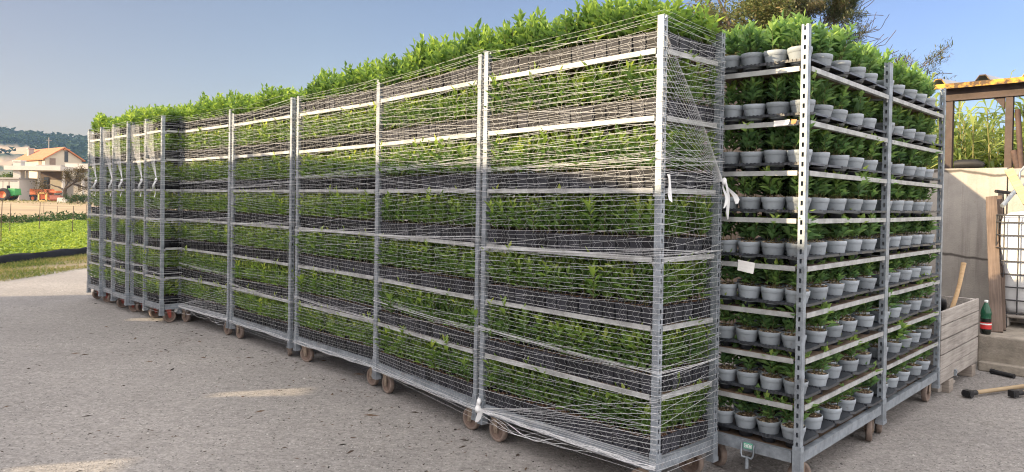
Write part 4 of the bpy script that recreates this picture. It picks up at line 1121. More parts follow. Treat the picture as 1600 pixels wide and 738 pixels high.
# canopy frame on two posts behind the wall
zb = at(1530, 157, 8.7).z
STL = mat('brown_steel', (0.085, 0.062, 0.055), 0.75, 0.2, 0.4, 5, 0.2, 40)
cn = empty('shed_canopy', wl(0, .3, 0), rzW, 'rusty steel shed canopy with orange-edged corrugated roof over the concrete wall', 'canopy')
a1_ = a_of(1481, .3); pp = MB(); pp.bx(a1_ - .036, a1_ + .036, -.04, .04, 0, zb); pp.build('post', STL, cn)
a2 = a_of(1574, .3); pp = MB(); pp.bx(a2 - .036, a2 + .036, -.04, .04, 0, zb); pp.build('post', STL, cn)
bm_ = MB()
for z0, z1, y0, y1 in ((zb, zb + .02, -.06, .06), (zb + .02, zb + .15, -.012, .012), (zb + .15, zb + .17, -.06, .06)): bm_.bx(-.12, 3.4, y0, y1, z0, z1)
bm_.build('beam', STL, cn)
bk = MB(); bk.prism([(a2 - .16, zb - .001), (a2 - .05, zb - .001), (a2 - .05, zb - .14)], -.02, .02); bk.build('bracket', STL, cn)
ROOFM = mat('roof_sheet', (0.36, 0.36, 0.37), 0.6, 0.2, 0.25, 2.5, 0.1, 20)
ROOFO = mat('orange_lichen_edge', (0.14, 0.09, 0.055), 0.9, 0, 0.3, 3.2, 0.4, 40, c2=(0.66, 0.36, 0.06))
rf = MB()
prof = []; x = -.22; k = 0
while x < 3.4:
    prof += [(x, .185), (x + .055, .265), (x + .115, .265), (x + .17, .185)]; x += .46
tk = .012
poly = [(a, zb + b) for a, b in prof]
n = len(poly); vs = []
for yy, dz in ((-.16, 0), (-.135, .002), (2.6, .20)):
    vs += [(a, yy, z + dz) for a, z in poly]
lo_ = [(a, yy, z + dz - tk) for yy, dz in ((-.16, 0), (-.135, .002), (2.6, .20)) for a, z in poly]
fs = []; ms = []
for r_ in range(2):
    for i in range(n - 1): fs.append((r_ * n + i, r_ * n + i + 1, (r_ + 1) * n + i + 1, (r_ + 1) * n + i)); ms.append(1 if r_ == 0 else 0)
rf.add(vs, fs); rf.m = ms
b0_ = len(rf.f); rf.add(lo_, [f[::-1] for f in fs], 0)
rf.v += []; base = 0
for i in range(n - 1): rf.f.append([i, 3 * n + i, 3 * n + i + 1, i + 1]); rf.m.append(1); rf.sm.append(False)
rf.build('roof_sheet', [ROOFM, ROOFO], cn)
_e = [n for n in ROOFO.node_tree.nodes if n.type == 'VALTORGB'][0].color_ramp.elements; _e[0].position = .43; _e[1].position = .50
fl_ = MB(); fl_.bx(-.20, 3.3, -.15, -.13, zb + .172, zb + .186); fl_.bx(-.205, 3.3, -.165, -.155, zb + .135, zb + .195, 0); fl_.build('edge_flashing', ROOFO, cn)
# odd things lying on the wall
blk = MB(); blk.tube([(0, 0, .05), (.06, 0, .055), (.22, .0, .055), (.30, 0, .04)], [.045, .055, .055, .03], 10)
pa = a_of(1490, .07); o = blk.build('rubber_roll', BLACKM, None, wl(pa, .07, ztop), (0, 0, rzW)); tag(o, 'black rolled rubber piece lying on top of the concrete wall', 'rubber roll')
# reeds behind
REEDL = leaf_mat('reed_leaf', [(0.12, 0.18, 0.055), (0.22, 0.30, 0.09), (0.36, 0.42, 0.13), (0.49, 0.51, 0.22)], .35, .6, .25)
P = []; D = []; L = []; W = []; T = []; stalks = []
for k in range(1000):
    a = rng.uniform(-2.6, 6.5); dpt = rng.uniform(2.9, 5.6); hgt = 2.70 + rng.normal(0, .26) + .15 * math.sin(a * 2.2)
    b0 = np.array(wl(a, dpt, 0)); ln = rng.normal(0, .09, 2) * hgt; tp = b0 + np.array([ln[0], ln[1], hgt])
    stalks.append(stick(b0, tp, .011, 1, .5))
    for q in range(30):
        f = .25 + .75 * q / 29; az = rng.uniform(0, 6.28); e = rng.uniform(.2, 1.0) + .4 * (f > .9)
        P.append(b0 + (tp - b0) * f); D.append((math.cos(az) * math.cos(e), math.sin(az) * math.cos(e), math.sin(e))); L.append(rng.uniform(.34, .64)); W.append(rng.uniform(.036, .066)); T.append(.42 + .22 * rng.normal() + .2 * (f - .5))
V, F, mi, t = leaves(np.array(P), np.array(D), np.array(L), np.array(W), np.clip(np.array(T), 0, 1), .15, .45, rng.normal(0, .4, len(P)))
V, F, mi, t = cat([(V, F, mi, t)] + stalks)
RST = mat('reed_stalk', (0.26, 0.24, 0.10), .7, 0, .3, 6)
tag(link_mesh('reeds', np_mesh('reeds', V, F, mi, t, [REEDL, RST])), 'dense stand of tall yellow green reeds behind the concrete wall', kind='stuff')

# ------------------------------------------------------------------ crate
A = Vector((3.40, 5.70, 0)); B = Vector((4.27, 6.60, 0)); cd = (B - A); CLEN = cd.length; cd.normalize(); cn_ = Vector((-cd.y, cd.x, 0))
rzC = math.atan2(cd.y, cd.x); CDEP = .72
cr_ = empty('wooden_crate', A, rzC, 'weathered grey board crate on feet holding black hose, behind the rear open trolley', 'crate')
CB, CT = .105, .685
hb = (CT - CB) / 5
def boards(name, along_x, pos_, L):
    m = MB()
    for k in range(5):
        z0 = CB + k * hb + .004; z1 = CB + (k + 1) * hb - .004; j = random.uniform(-.004, .004); zz = random.uniform(-.003, .003)
        if along_x: m.bx(-.01 + j, L + .006 + j, pos_ - .011, pos_ + .011, z0 + zz, z1 + zz)
        else: m.bx(pos_ - .011, pos_ + .011, .014, L - .014, z0 + zz, z1 + zz)
    return m.build(name, CRATEW, cr_, bevel=.003)
boards('front_panel', True, 0, CLEN); boards('back_panel', True, CDEP, CLEN); boards('end_panel', False, CLEN - .008, CDEP); boards('end_panel', False, .004, CDEP)
for x_ in (.045, CLEN - .05):
    for y_ in (.033, CDEP - .033):
        m = MB(); m.bx(x_ - .03, x_ + .03, y_ - .02, y_ + .02, CB, CT - .006); m.build('corner_post', CRATEW, cr_, bevel=.003)
m = MB(); m.bx(.02, CLEN - .02, .015, CDEP - .015, CB + .01, CB + .03); m.build('floor_board', CRATEW, cr_)
FEET = wood_mat('foot_block_wood', (0.17, 0.14, 0.12), (0.33, 0.29, 0.25), 1)
for x_ in (.30, CLEN - .17):
    m = MB(); m.bx(x_ - .065, x_ + .065, -.02, CDEP, 0.0, CB - .003); m.build('foot', FEET, cr_, bevel=.004)
m = MB(); m.bx(.405, .435, -.028, -.014, .115, .165); m.tube([(.42, -.034, .15), (.42, -.014, .15)], .010, 8); m.build('bracket', GALV, cr_)
# black hose coil in the crate
m = MB(); Mh = Matrix.Rotation(R(78), 3, 'X') @ Matrix.Rotation(.2, 3, 'Y')
for k in range(7):
    rr = .20 - .004 * k; cx_ = .36 + .02 * math.sin(k * 2.1)
    pts = [(cx_ + rr * 1.25 * math.cos(q * PI / 15) , .12 + .068 * k + .012 * math.sin(q + k), .545 + rr * math.sin(q * PI / 15) + .006 * math.sin(3 * q)) for q in range(16)]
    m.tube(pts, .034, 10)
m.bx(.12, .60, .10, .60, .30, .56)
o = m.build('hose_coil', HOSE, None, A, (0, 0, rzC)); tag(o, 'thick black hose coiled inside the weathered wooden crate', 'hose')
# tool handle standing in the crate
p0 = at(1489, 478, 6.35); p1 = at(1507, 411, 6.42); m = MB(); d = (p1 - p0); pts = [p0 - d * .55] + [p0 + d * f + Vector((.008 * math.sin(f * 4), 0, 0)) for f in (0, .25, .5, .75, 1)]
m.tube([q - p0 for q in pts], [.019, .019, .018, .017, .019, .021], 10); o = m.build('tool_handle', HANDLE, None, p0); tag(o, 'orange brown wooden tool handle sticking up out of the crate', 'tool handle')
# concrete pieces by the crate's left foot
p = ground(1458, 612); m = MB(); m.box((0, 0, .03), (.08, .09, .06)); o = m.build('concrete_block', BLOCK, None, ground(1461, 611), (0, 0, .6), bevel=.006); tag(o, 'small concrete block on the ground behind the rear open trolley wheel', 'block')
p = ground(1478, 600); m = MB(); m.box((0, 0, .012), (.22, .09, .024)); o = m.build('paving_slab', BLOCK, None, (p.x, p.y, 0), (0, 0, rzC), bevel=.004); tag(o, 'thin flat concrete slab on the ground below the wooden crate', 'slab')

# ------------------------------------------------------------------ ledge, bottle, tank
E0 = ground(1536, 577); LH = at(1536, 524, E0.y).z
ledge = MB(); ledge.bx(-.05, 2.2, 0, 1.15, 0, LH)
o = ledge.build('concrete_plinth', LEDGE, None, (E0.x, E0.y, 0), (0, 0, rzW), bevel=.015); tag(o, 'low rough concrete plinth under the white caged tank and the bottle', 'plinth')
kb = MB(); kb.bx(-.02, 2.1, -.10, -.004, 0, .085); o = kb.build('kerb_board', LEDGE, None, (E0.x, E0.y, 0), (0, 0, rzW), bevel=.01); tag(o, 'low concrete strip along the foot of the rough plinth', 'strip')
pb = at(1540, 514, 6.82); pb.z = LH
bt = empty('drink_bottle', pb, 0, 'green plastic drink bottle with red label and white cap on the concrete plinth', 'bottle')
m = MB(); m.lathe([(0, .002), (.036, .0), (.044, .012), (.045, .05), (.042, .075), (.044, .10), (.045, .15)], 20, 0, mis=[0] * 6); m.build('liquid', COLA, bt)
m = MB(); m.lathe([(.045, .15), (.043, .175), (.047, .19), (.044, .215), (.034, .25), (.019, .285), (.014, .295), (.014, .303)], 20); m.build('bottle_top', GLASSG, bt)
m = MB(); m.lathe([(.0462, .052), (.0466, .054), (.0466, .112), (.0462, .114)], 20); lb_ = m.build('paper_label', REDL, bt)
m = MB(); m.lathe([(.0470, .092), (.0472, .093), (.0472, .103), (.0470, .104)], 20); m.build('label_band', TAGW, lb_)
m = MB(); m.lathe([(.0155, .300), (.0165, .302), (.0165, .318), (.014, .321), (0, .321)], 16); m.build('cap', TAGW, bt)
# caged tank
TNK = at(1551, 500, 7.35); ax = WD.copy(); ay = -WN
tk0 = Vector((TNK.x, TNK.y, LH)); rzT = rzW + .06
it = empty('caged_tank', tk0, rzT, 'white plastic water tank in a dark wire cage on the concrete plinth', 'tank')
TW, TD, TH = 1.15, 1.0, 1.16
def rrect(w_, d_, r, n=6):
    pts = []
    for cx_, cy_, a0 in ((w_ - r, r, -PI / 2), (w_ - r, d_ - r, 0), (r, d_ - r, PI / 2), (r, r, PI)):
        for k in range(n + 1): a = a0 + PI / 2 * k / n; pts.append((cx_ + r * math.cos(a), cy_ + r * math.sin(a)))
    return pts
m = MB(); rings = []
for z, ins, r in ((.13, .10, .1), (.15, .05, .12), (.20, .032, .12), (1.04, .03, .12), (1.11, .045, .13), (1.15, .10, .14), (1.165, .2, .14)):
    rings.append([(x + ins, y + ins, z) for x, y in rrect(TW - 2 * ins, TD - 2 * ins, r)])
n = len(rings[0]); m.add([v for r_ in rings for v in r_], [(i * n + k, i * n + (k + 1) % n, (i + 1) * n + (k + 1) % n, (i + 1) * n + k) for i in range(len(rings) - 1) for k in range(n)], 0, True)
m.add(rings[-1], [tuple(range(n))]); m.add(rings[0], [tuple(range(n))[::-1]])
m.build('tank_body', TANKW, it)
WIRE = mat('cage_wire', (0.07, 0.07, 0.075), .5, .6, .3, 20)
m = MB(); outl = rrect(TW, TD, .10, 8)
def perim(s_):
    # point on outline by arclength
    pts = [Vector((*p, 0)) for p in outl] + [Vector((*outl[0], 0))]; acc = 0
    for a, b in zip(pts, pts[1:]):
        l = (b - a).length
        if acc + l >= s_: return a + (b - a) * ((s_ - acc) / max(l, 1e-6))
        acc += l
    return pts[-1]
per = sum(((Vector((*a, 0)) - Vector((*b, 0))).length) for a, b in zip(outl, outl[1:] + outl[:1]))
for z in (.14, .27, .40, .53, .66, .79, .92, 1.05, 1.12):
    m.tube([(x, y, z) for x, y in outl] + [(outl[0][0], outl[0][1], z)], .0075, 6, caps=False)
nb = 34
for k in range(nb):
    q = perim(per * k / nb); m.tube([(q.x, q.y, .12), (q.x, q.y, 1.125)], .0065, 6)
m.build('wire_cage', WIRE, it)
m = MB(); m.bx(-.02, TW + .02, -.02, TD + .02, .095, .125)
for fx in (.06, TW / 2, TW - .06):
    for fy in (.06, TD / 2, TD - .06):
        m.bx(fx - .075, fx + .075, fy - .07, fy + .07, .002, .095)
m.build('pallet_base', BLOCK, it, bevel=.01)
m = MB(); m.lathe([(0.11, .0), (.115, .03), (.10, .035), (0, .035)], 20, 0, (.5, .5, 1.165)); m.build('lid', TAGW, it)

# ------------------------------------------------------------------ planks and scrap leaning on the wall
def leaner(name, px0, py0, d0, px1, py1, d1, wdt, thk, m_, label, cat_, z0=None):
    p, q = at(px0, py0, d0), at(px1, py1, d1)
    if z0 is not None: p = p + (q - p) * ((z0 - p.z) / (q.z - p.z)) if abs(q.z - p.z) > .05 else p
    d = q - p; L = d.length; zax = d.normalized(); xax = WD - zax * WD.dot(zax); xax.normalize(); yax = zax.cross(xax)
    m = MB(); m.bx(-wdt / 2, wdt / 2, -thk / 2, thk / 2, 0, L)
    o = m.build(name, m_, None, None, None, bevel=.003)
    o.matrix_world = Matrix.Translation(p) @ Matrix((xax, yax, zax)).transposed().to_4x4()
    return tag(o, label, cat_)
leaner('plank', 1556, 484, 7.05, 1549, 308, 7.75, .10, .03, PLANKW, 'wide brown plank leaning on the wall left of the tank, front one of three', 'plank', LH)
leaner('plank', 1563, 484, 7.15, 1559, 307, 7.80, .085, .03, PLANKW, 'brown plank leaning beside the tank, directly right of the wide one', 'plank', LH)
leaner('plank', 1568, 484, 7.30, 1564, 300, 7.85, .05, .03, BLACKM, 'narrow dark batten leaning between the brown planks and the tank', 'plank', LH)
leaner('board', 1606, 318, 6.9, 1576, 265, 7.2, .075, .022, HANDLE, 'pale orange board lying slanted over the scrap above the tank', 'board')
def scrap(name, pts, rad, m_, label, cat_):
    ps = [at(*p) for p in pts]; m = MB(); m.tube([q - ps[0] for q in ps], rad, 10); return tag(m.build(name, m_, None, ps[0]), label, cat_)
scrap('steel_pipe', [(1566, 322, 7.5), (1585, 300, 7.6), (1603, 288, 7.7)], .022, GALV, 'grey steel pipe lying slanted among the scrap above the tank', 'pipe')
scrap('steel_rod', [(1556, 299, 7.7), (1580, 302, 7.75), (1602, 300, 7.8)], .018, BLACKM, 'dark steel rod lying level across the scrap behind the tank', 'rod')
scrap('scaffold_tube', [(1598, 300, 8.15), (1590, 172, 8.35)], .030, RUST, 'dark upright tube standing right of the canopy post at the right edge', 'tube')
scrap('steel_strut', [(1594, 276, 8.2), (1584, 236, 8.3)], .035, RUST, 'short dark strut leaning at the foot of the canopy post', 'strut')
scrap('hoop', [(1606, 255, 7.4), (1594, 268, 7.4), (1592, 285, 7.4), (1600, 300, 7.4)], .012, GALV, 'curved grey hoop at the right edge above the caged tank', 'hoop')

# ------------------------------------------------------------------ hammers and pipe on the ground
def hammer(px0, py0, px1, py1, label, hl=.15, hr=.032):
    p, q = ground(px0, py0), ground(px1, py1); d = q - p; L = d.length; rz = math.atan2(d.y, d.x)
    o = empty('sledgehammer', p, rz, label, 'hammer', 'hammers lying on the yard')
    m = MB(); m.tube([(.03, 0, .035), (L * .3, 0, .034), (L * .7, .006, .030), (L, 0, .026)], [.017, .0165, .018, .019], 10); m.build('handle', HANDLED, o)
    m = MB(); m.tube([(.0, -hl / 2, .034), (0, -hl / 2 + .015, .034), (0, -.025, .034), (0, .025, .034), (0, hl / 2 - .015, .034), (0, hl / 2, .034)], [hr * .8, hr, hr * .82, hr * .82, hr, hr * .8], 10)
    m.bx(-.026, .030, -.026, .026, .010, .062); m.tube([(.03, 0, .035), (.10, 0, .035)], .0205, 10); m.build('hammer_head', BLACKM, o); return o
hammer(1512, 622, 1640, 604, 'sledgehammer with worn wooden handle lying on the yard, nearest the trolleys', .075, .030)
hammer(1583, 622, 1680, 612, 'second hammer lying at the right edge, only its black head and handle start showing', .06, .024)
p, q = ground(1533, 577), ground(1568, 585); m = MB(); m.tube([(0, 0, .022), q - p + Vector((0, 0, .022))], .020, 10); m.tube([(0, 0, .022), (q - p) * .12 + Vector((0, 0, .022))], .024, 10)
p = p + Vector((-.02, -.17, 0)); tag(m.build('pipe_piece', BLACKM, None, p), 'short piece of black pipe lying at the foot of the concrete plinth', 'pipe')

# ------------------------------------------------------------------ far left: house, portico, machinery
CREAM = mat('house_plaster', (0.52, 0.46, 0.36), .9, 0, .08, .6, .1, 8)
WHITEP = mat('white_plaster', (0.50, 0.47, 0.43), .9, 0, .08, .5, .1, 8)
TILE = mat('roof_tile', (0.45, 0.17, 0.08), .85, 0, .25, 3.0, .4, 8)
GREYP = mat('grey_plaster', (0.34, 0.32, 0.30), .9, 0, .12, .8)
WIN = mat('dark_window', (0.03, 0.035, 0.04), .2, 0, .2, 2)
SHUT = mat('shutter', (0.22, 0.16, 0.12), .7, 0, .2, 3)
HD = 95.0
def gx(px, d): return at(px, 303, d).x
def gz(py, d, px=70): return at(px, py, d).z - RISE
def flat(px, d): v = at(px, 303, d); v.z = rise(v.x); return v
C0 = flat(70, HD); dl_ = Vector((-.78, .62, 0)).normalized(); dr_ = Vector((.86, .51, 0)).normalized()
dr_ = Vector((-dl_.y * -1, 0, 0)); dr_ = Vector((.62, .78, 0)).normalized()
rzH = math.atan2(dr_.y, dr_.x)   # local x = along gable wall to the right-back, local y = along left wall (back-left)
hs = empty('farm_house', C0, rzH, 'cream farmhouse with red tiled gable roof far off behind the field', 'house')
# widths from pixels
def solve_len(px, origin, dirv):
    lo, hi = 0, 40
    for _ in range(60):
        mid = (lo + hi) / 2; v = origin + dirv * mid - CAM; X = 800 + FPX * v.dot(rt) / v.dot(fw)
        if (X < px) == (dirv.x > 0): lo = mid
        else: hi = mid
    return lo
GW = solve_len(127, C0, dr_); LW = solve_len(26, C0, dl_); EZ = gz(248, HD); RZ = gz(233, HD + 3)
m = MB(); m.bx(0, GW, 0, LW, 0, EZ); m.prism([(0, EZ), (GW, EZ), (GW / 2, RZ)], 0, LW); m.build('wall', CREAM, hs)
m = MB(); ov = .35; sl = (RZ - EZ) / (GW / 2)
for s_ in (0, 1):
    xa, xb = (-ov, GW / 2) if s_ == 0 else (GW + ov, GW / 2); za = EZ - sl * ov + .05
    m.add([(xa, -ov, za), (xb, -ov, RZ + .05), (xb, LW + ov, RZ + .05), (xa, LW + ov, za), (xa, -ov, za + .16), (xb, -ov, RZ + .22), (xb, LW + ov, RZ + .22), (xa, LW + ov, za + .16)],
          [(0, 1, 2, 3), (7, 6, 5, 4), (0, 4, 5, 1), (1, 5, 6, 2), (2, 6, 7, 3), (3, 7, 4, 0)])
rfo = m.build('roof', TILE, hs)
m = MB(); m.bx(.6, 1.25, LW - 2.6, LW - 1.9, EZ - .2, EZ + 1.55); m.bx(.5, 1.35, LW - 2.7, LW - 1.8, EZ + 1.55, EZ + 1.7); m.build('chimney', GREYP, rfo)
m = MB(); m.tube([(GW / 2, LW * .5, RZ), (GW / 2, LW * .5, RZ + 1.7)], .05, 6); m.bx(GW / 2 - .35, GW / 2 + .35, LW * .5 - .03, LW * .5 + .03, RZ + 1.3, RZ + 1.36); m.build('aerial', GREYP, rfo)
def win(x0, x1, z0, z1, m_, face='g'):
    f = MB()
    if face == 'g': f.bx(x0, x1, -.04, .03, z0, z1)
    else: f.bx(-.04, .03, x0, x1, z0, z1)
    return f.build('window', m_, hs)
win(GW * .12, GW * .28, 4.3, 5.6, SHUT); win(GW * .52, GW * .62, 5.2, 6.6, WIN); win(1.2, 2.2, 4.3, 5.5, SHUT, 'l'); win(LW - 2.6, LW - 1.7, 4.3, 5.5, WIN, 'l')
m = MB(); m.bx(GW * .48, GW * .64, -.30, -.005, 6.75, 6.9); m.build('window_hood', TILE, hs)
m = MB(); m.bx(-.02, GW + .02, -.03, -.005, 4.15 - .10, 4.15); m.build('string_course', GREYP, hs)
# portico
SHED = mat('open_store_wall', (0.17, 0.125, 0.095), .9, 0, .3, .8)
PD = 88.0
po = empty('portico', flat(60, PD), 0, 'white flat-roofed portico on round columns in front of the farmhouse', 'portico')
o0 = flat(60, PD)
def px_x(px, d): return flat(px, d).x - o0.x
m = MB(); x0, x1 = px_x(19, PD), px_x(94, PD - 1.5)
m.bx(x0, x1, -1.5, 5.0, gz(267, PD), gz(260.5, PD)); m.bx(x1 - 1.0, px_x(160, PD + 2), 1.0, 7.0, gz(263.5, PD + 2) , gz(255.5, PD + 2)); m.build('flat_roof', WHITEP, po)
m = MB(); m.bx(px_x(43, PD), px_x(83, PD), 1.5, 3.0, gz(260.4, PD), gz(257, PD)); m.build('parapet', GREYP, po)
for px in (42, 61, 99, 129):
    m = MB(); m.tube([(px_x(px, PD), 0, 0), (px_x(px, PD), 0, gz(266.5, PD) - .003)], [.20, .17], 12); m.bx(px_x(px, PD) - .3, px_x(px, PD) + .3, -.3, .3, 0, .12); m.build('column', WHITEP, po)
m = MB(); m.bx(px_x(26, PD), px_x(70, PD), 4.4, 4.9, 0, gz(267, PD) - .01); m.build('back_wall', SHED, po)
m = MB(); m.bx(px_x(32, PD), px_x(40, PD), 4.33, 4.39, 0, 3.0); m.build('doorway', WIN, po)
m = MB(); m.bx(px_x(48, PD), px_x(71, PD), 3.7, 4.3, 0, gz(280, PD)); m.build('partition', CREAM, po)
# annexes
an = empty('low_annex', flat(12, 86), 0, 'long low white outbuilding at the left edge behind the tractor', 'outbuilding')
m = MB(); m.bx(-6.0, px_x(30, 86) - px_x(12, 86), 0, 4, 0, gz(281, 86)); m.build('wall', WHITEP, an)
m = MB(); m.bx(-6.2, px_x(31, 86) - px_x(12, 86), -.2, 4.2, gz(281, 86) + .003, gz(278.5, 86)); m.build('roof', GREYP, an)
m = MB(); xx = px_x(17, 86) - px_x(12, 86); m.bx(xx - .45, xx + .45, 1, 1.8, gz(278.5, 86) + .003, gz(253, 86)); m.bx(xx - .55, xx + .55, .9, 1.9, gz(253, 86) + .003, gz(250.5, 86)); m.build('chimney', WHITEP, an)
a2_ = empty('white_barn', flat(122, 92), 0, 'white low barn wall right of the farmhouse, behind the gnarled tree', 'barn')
m = MB(); m.bx(px_x(104, 92) - px_x(122, 92), 4.5, 0, 4, 0, gz(282, 92)); m.build('wall', WHITEP, a2_)
m = MB(); m.add([(px_x(103, 92) - px_x(122, 92), -.3, gz(283, 92)), (4.8, -.3, gz(275, 92)), (4.8, 4.3, gz(275, 92)), (px_x(103, 92) - px_x(122, 92), 4.3, gz(283, 92)),
              (px_x(103, 92) - px_x(122, 92), -.3, gz(283, 92) + .2), (4.8, -.3, gz(275, 92) + .2), (4.8, 4.3, gz(275, 92) + .2), (px_x(103, 92) - px_x(122, 92), 4.3, gz(283, 92) + .2)],
             [(3, 2, 1, 0), (4, 5, 6, 7), (0, 1, 5, 4), (1, 2, 6, 5), (2, 3, 7, 6), (3, 0, 4, 7)]); m.build('roof', GREYP, a2_)
# tractor
TG = mat('tractor_green', (0.05, 0.30, 0.08), .5, 0, .2, 3); TO = mat('machine_orange', (0.55, 0.14, 0.05), .6, 0, .25, 3); TYR = mat('tractor_tyre', (0.035, 0.033, 0.032), .9, 0, .3, 5); YEL = mat('yellow_frame', (0.62, 0.40, 0.14), .6, 0, .2, 4)
tr = empty('tractor', flat(12, 82), 0, 'green and orange farm tractor with a big dark wheel at the left edge', 'tractor')
def wheelb(root, x, y, r, wd, hubm):
    Mx = Matrix.Rotation(PI / 2, 3, 'X'); m = MB(); m.lathe([(0, -wd * .2), (r * .5, -wd * .25), (r * .55, -wd * .5), (r * .93, -wd * .5), (r, -wd * .3), (r, wd * .3), (r * .93, wd * .5), (r * .55, wd * .5), (r * .5, wd * .25), (0, wd * .2)], 24, 0, (x, y, r), True, Mx, mis=[1, 1, 0, 0, 0, 0, 0, 1, 1])
    return m.build('wheel', [TYR, hubm], root)
wheelb(tr, 0, -.7, .72, .4, TO); wheelb(tr, 0, .7, .72, .4, TO); wheelb(tr, -2.1, -.6, .42, .25, TO); wheelb(tr, -2.1, .6, .42, .25, TO)
m = MB(); m.bx(-2.5, -.5, -.30, .30, .55, 1.25); m.bx(-.5, .2, -.42, .42, .5, 1.0); m.build('bonnet', TO, tr, bevel=.05)
m = MB(); m.box((.75, 0, 1.05), (.95, 1.1, .75), 0, None, (.85, .9)); m.bx(.2, .9, -.5, .5, .55, .72); m.build('rear_box', TG, tr, bevel=.04)
m = MB(); m.box((-.15, 0, 1.25), (.45, .45, .12)); m.box((.08, 0, 1.5), (.08, .45, .5)); m.build('seat', TYR, tr)
m = MB(); m.bar((-.2, -.5, 1.2), (-.2, -.5, 2.2), .06, .06); m.bar((-.2, .5, 1.2), (-.2, .5, 2.2), .06, .06); m.bx(-1.3, .7, -.6, .6, 2.2, 2.28); m.build('canopy', GREYP, tr)
# orange trailer/baler
sp_ = empty('farm_trailer', flat(66, 83), 0, 'orange farm trailer parked under the portico in front of the columns', 'trailer')
m = MB(); m.bx(px_x(46, 83) - px_x(66, 83), px_x(74, 83) - px_x(66, 83), 0, 1.3, .72, 1.42); m.bx(px_x(70, 83) - px_x(66, 83), 1.55, .1, 1.2, 1.0, 1.25); m.build('body', TO, sp_, bevel=.04)
wheelb(sp_, -1.0, -.05, .36, .22, TO); wheelb(sp_, -1.0, 1.4, .36, .22, TO); wheelb(sp_, .9, -.05, .34, .22, TO)
m = MB(); m.bx(-1.7, 1.4, .3, .95, .5, .70); m.build('chassis', TYR, sp_)
yf = empty('yellow_frame', flat(67, 78), 0, 'small yellow square implement frame standing before the orange trailer', 'implement')
m = MB()
for z in (.12, .95): m.bar((-.5, 0, z), (.42, 0, z), .12, .14)
for x in (-.45, .37): m.bar((x, 0, .05), (x, 0, 1.0), .12, .14)
m.build('frame', YEL, yf); m = MB(); m.bx(-.35, .28, .1, .5, .3, .75); m.build('hopper', TO, yf)
ti = empty('rotary_tiller', flat(88, 80), 0, 'dull red rotary tiller on the ground left of the gnarled tree', 'implement')
m = MB(); m.tube([(-.55, 0, .35), (.55, 0, .35)], .28, 12); m.bx(-.6, .6, -.25, .3, .5, .72); m.build('drum', mat('dull_red', (0.28, 0.09, 0.07), .7, 0, .3, 4), ti); m = MB(); m.bar((0, 0, .7), (.1, .9, 1.0), .1, .1); m.bar((-.3, 0, .7), (.1, .9, 1.0), .08, .08); m.build('hitch', TYR, ti)
m = MB(); m.box((0, 0, .26), (.95, .6, .52), 0, None, (.9, .85)); o = m.build('stone_trough', WHITEP, None, flat(98.5, 72), None, bevel=.05); tag(o, 'pale stone block on the dry ground under the gnarled tree', 'stone block')
# gnarled tree
g = random.Random(8); b0 = flat(101, 74)
o = empty('gnarled_tree', b0, 0, 'gnarled leaning tree with sparse brownish foliage in front of the white barn', 'tree')
tm = MB(); ends = []
tm.tube([(0, 0, -.1), (.05, 0, .6), (-.02, 0, 1.1), (.1, 0, 1.5)], [.26, .2, .18, .16], 10)
limb(tm, (.1, 0, 1.4), (.9, 0, .9), 2.0, .12, 2, g, ends, 4, .45); limb(tm, (0, 0, 1.2), (-.8, .1, .8), 1.9, .11, 2, g, ends, 4, .45); limb(tm, (.05, 0, 1.4), (.1, .1, 1), 1.3, .1, 2, g, ends, 4, .45); limb(tm, (.1, 0, 1.5), (1, -.2, .35), 1.6, .08, 2, g, ends, 4, .4)
tm.build('trunk', BARK, o)
ends = [e for e in ends if e[0].z < 3.7]
crown(o, ends, GNARL, 2600, .16, (.10, .22), (.05, .10), (-.4, .8), lambda n: .5 + .25 * rng.normal(size=n))
# dark shrubs beside the tree
for k, (px, dd, lb) in enumerate(((112, 70, 'dark low shrub right of the pale stone block at the field edge'), (122, 69, 'dark low shrub in the middle of three near the netted trolleys'), (131, 70, 'dark low shrub closest to the netted trolleys at the field edge'))):
    b0 = flat(px, dd); o = empty('shrub', b0, 0, lb, 'shrub', 'dark shrubs at the far field edge'); g = random.Random(50 + k); tm = MB(); ends = []
    for a in range(5): limb(tm, (0, 0, 0), (math.cos(a * 1.3) * .8, math.sin(a * 1.3) * .8, .8), .75, .03, 1, g, ends, 3, .4)
    tm.build('stems', BARK, o); crown(o, ends, WEEDL, 700, .10, (.08, .16), (.05, .09), (-.3, 1.0), lambda n: .35 + .3 * rng.normal(size=n), 'foliage')
# grassy margin by the house
def pos_mid():
    y = rng.uniform(62, 84); x = rng.uniform(-62, -32); return (x, y, rise(x) + rng.random() * .10)
scatter_leaves(2600, pos_mid, 'dry_grass', GRASS, 'thin dry grass on the bare field before the farm buildings', (.10, .28), (.03, .06), (.2, 1.3), lambda P: .6 + .25 * rng.normal(size=len(P)))
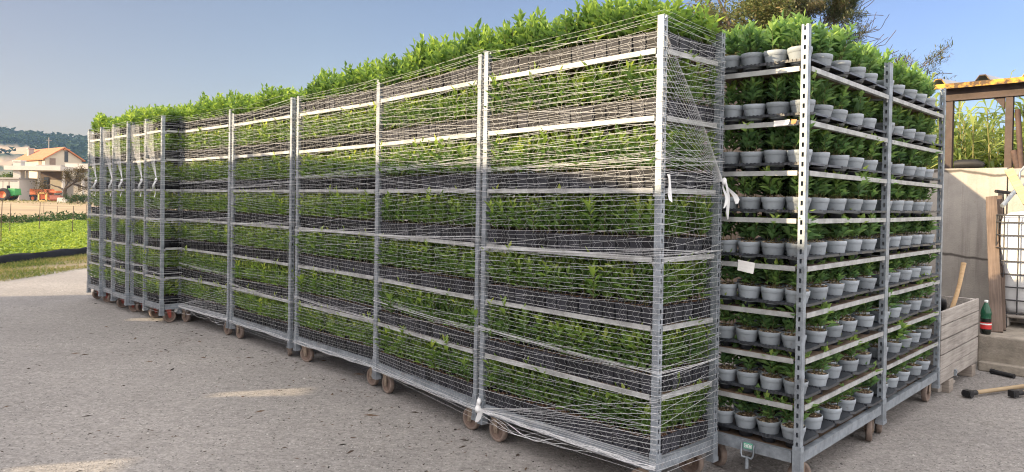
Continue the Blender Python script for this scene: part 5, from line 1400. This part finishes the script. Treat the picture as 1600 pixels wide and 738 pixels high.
# trees low behind the house on the left
g = random.Random(77)
for k, (px, dd, h, lb) in enumerate(((2, 130, 4.6, 'round green tree at the left edge behind the low white outbuilding'), (14, 140, 4.2, 'green tree behind the white chimney of the low outbuilding'))):
    b0 = flat(px, dd); o = empty('green_tree', b0, 0, lb, 'tree', 'green trees behind the outbuilding'); tm = MB(); ends = []
    tm.tube([(0, 0, -.1), (0, 0, h * .4)], [.25, .18], 8)
    for a in range(6): limb(tm, (0, 0, h * .3), (math.cos(a) * .8, math.sin(a) * .8, .8), h * .42, .1, 2, g, ends, 3, .35)
    tm.build('trunk', BARK, o); crown(o, ends, leaf_mat('green_tree_leaf', [(.04, .07, .02), (.09, .13, .035), (.15, .19, .05)], .25, .6, .2), 2200, .35, (.3, .6), (.2, .35), (-.3, .9), lambda n: .45 + .25 * rng.normal(size=n))

# ------------------------------------------------------------------ added to shade the yard: a board screen at left, out of the picture
sc_o = MB(); XS = -10.0; SH = 3.90; YE = 9.67
holes = [(ground(405, 616), .26, .25), (ground(228, 500), .34, .17), (ground(95, 735), .26, .22)]  # openings shaped to let sun slivers onto the yard
te = math.tan(SUN_EL); segs = []
for p, wd, hh in holes:
    s_ = (p.x - XS) / -SUN_H.x; y = p.y + SUN_H.y * s_; z = s_ * te; segs.append((y, z, wd, hh))
segs.sort()
def top_at(y): return float(np.interp(y, [-14, 1.0, 5.0, 7.4, YE], [6.2, 5.15, 4.45, 3.7, 3.3]))
cuts = sorted(set([round(v, 4) for v in np.arange(-14, YE, .3)] + [YE] + [round(y + f * wd, 4) for y, z, wd, hh in segs for f in (-.5, -1 / 3, -1 / 8, .5)]))
for ya, yb in zip(cuts, cuts[1:]):
    ym = (ya + yb) / 2; hit = None
    for y, z, wd, hh in segs:
        if y - wd / 2 < ym < y + wd / 2:
            f = (ym - y) / wd; lo = z + hh * (.25 if f < -1 / 3 else (-.12 if f < -1 / 8 else -.5)); hit = (lo, z + hh / 2)
    if hit: sc_o.bx(XS - .04, XS + .04, ya, yb, -.1, hit[0]); sc_o.bx(XS - .04, XS + .04, ya, yb, hit[1], top_at(ym))
    else: sc_o.bx(XS - .04, XS + .04, ya, yb, -.1, top_at(ym))
tag(sc_o.build('shade_screen', PLANKW), 'added tall board screen shading the yard, out of view at left', 'screen')

# ------------------------------------------------------------------ haze
HZ = 0.0002
hz = MB(); hz.bx(-1200, 700, -40, 960, -1.2, 130)
hm = bpy.data.materials.new('haze_air'); hm.use_nodes = True; t = hm.node_tree; t.nodes.clear()
oo = t.nodes.new('ShaderNodeOutputMaterial'); pv = t.nodes.new('ShaderNodeVolumePrincipled'); pv.inputs['Color'].default_value = (.38, .62, 1.0, 1); pv.inputs['Density'].default_value = HZ
t.links.new(pv.outputs[0], oo.inputs['Volume'])
ho = hz.build('haze', hm); tag(ho, kind='stuff')
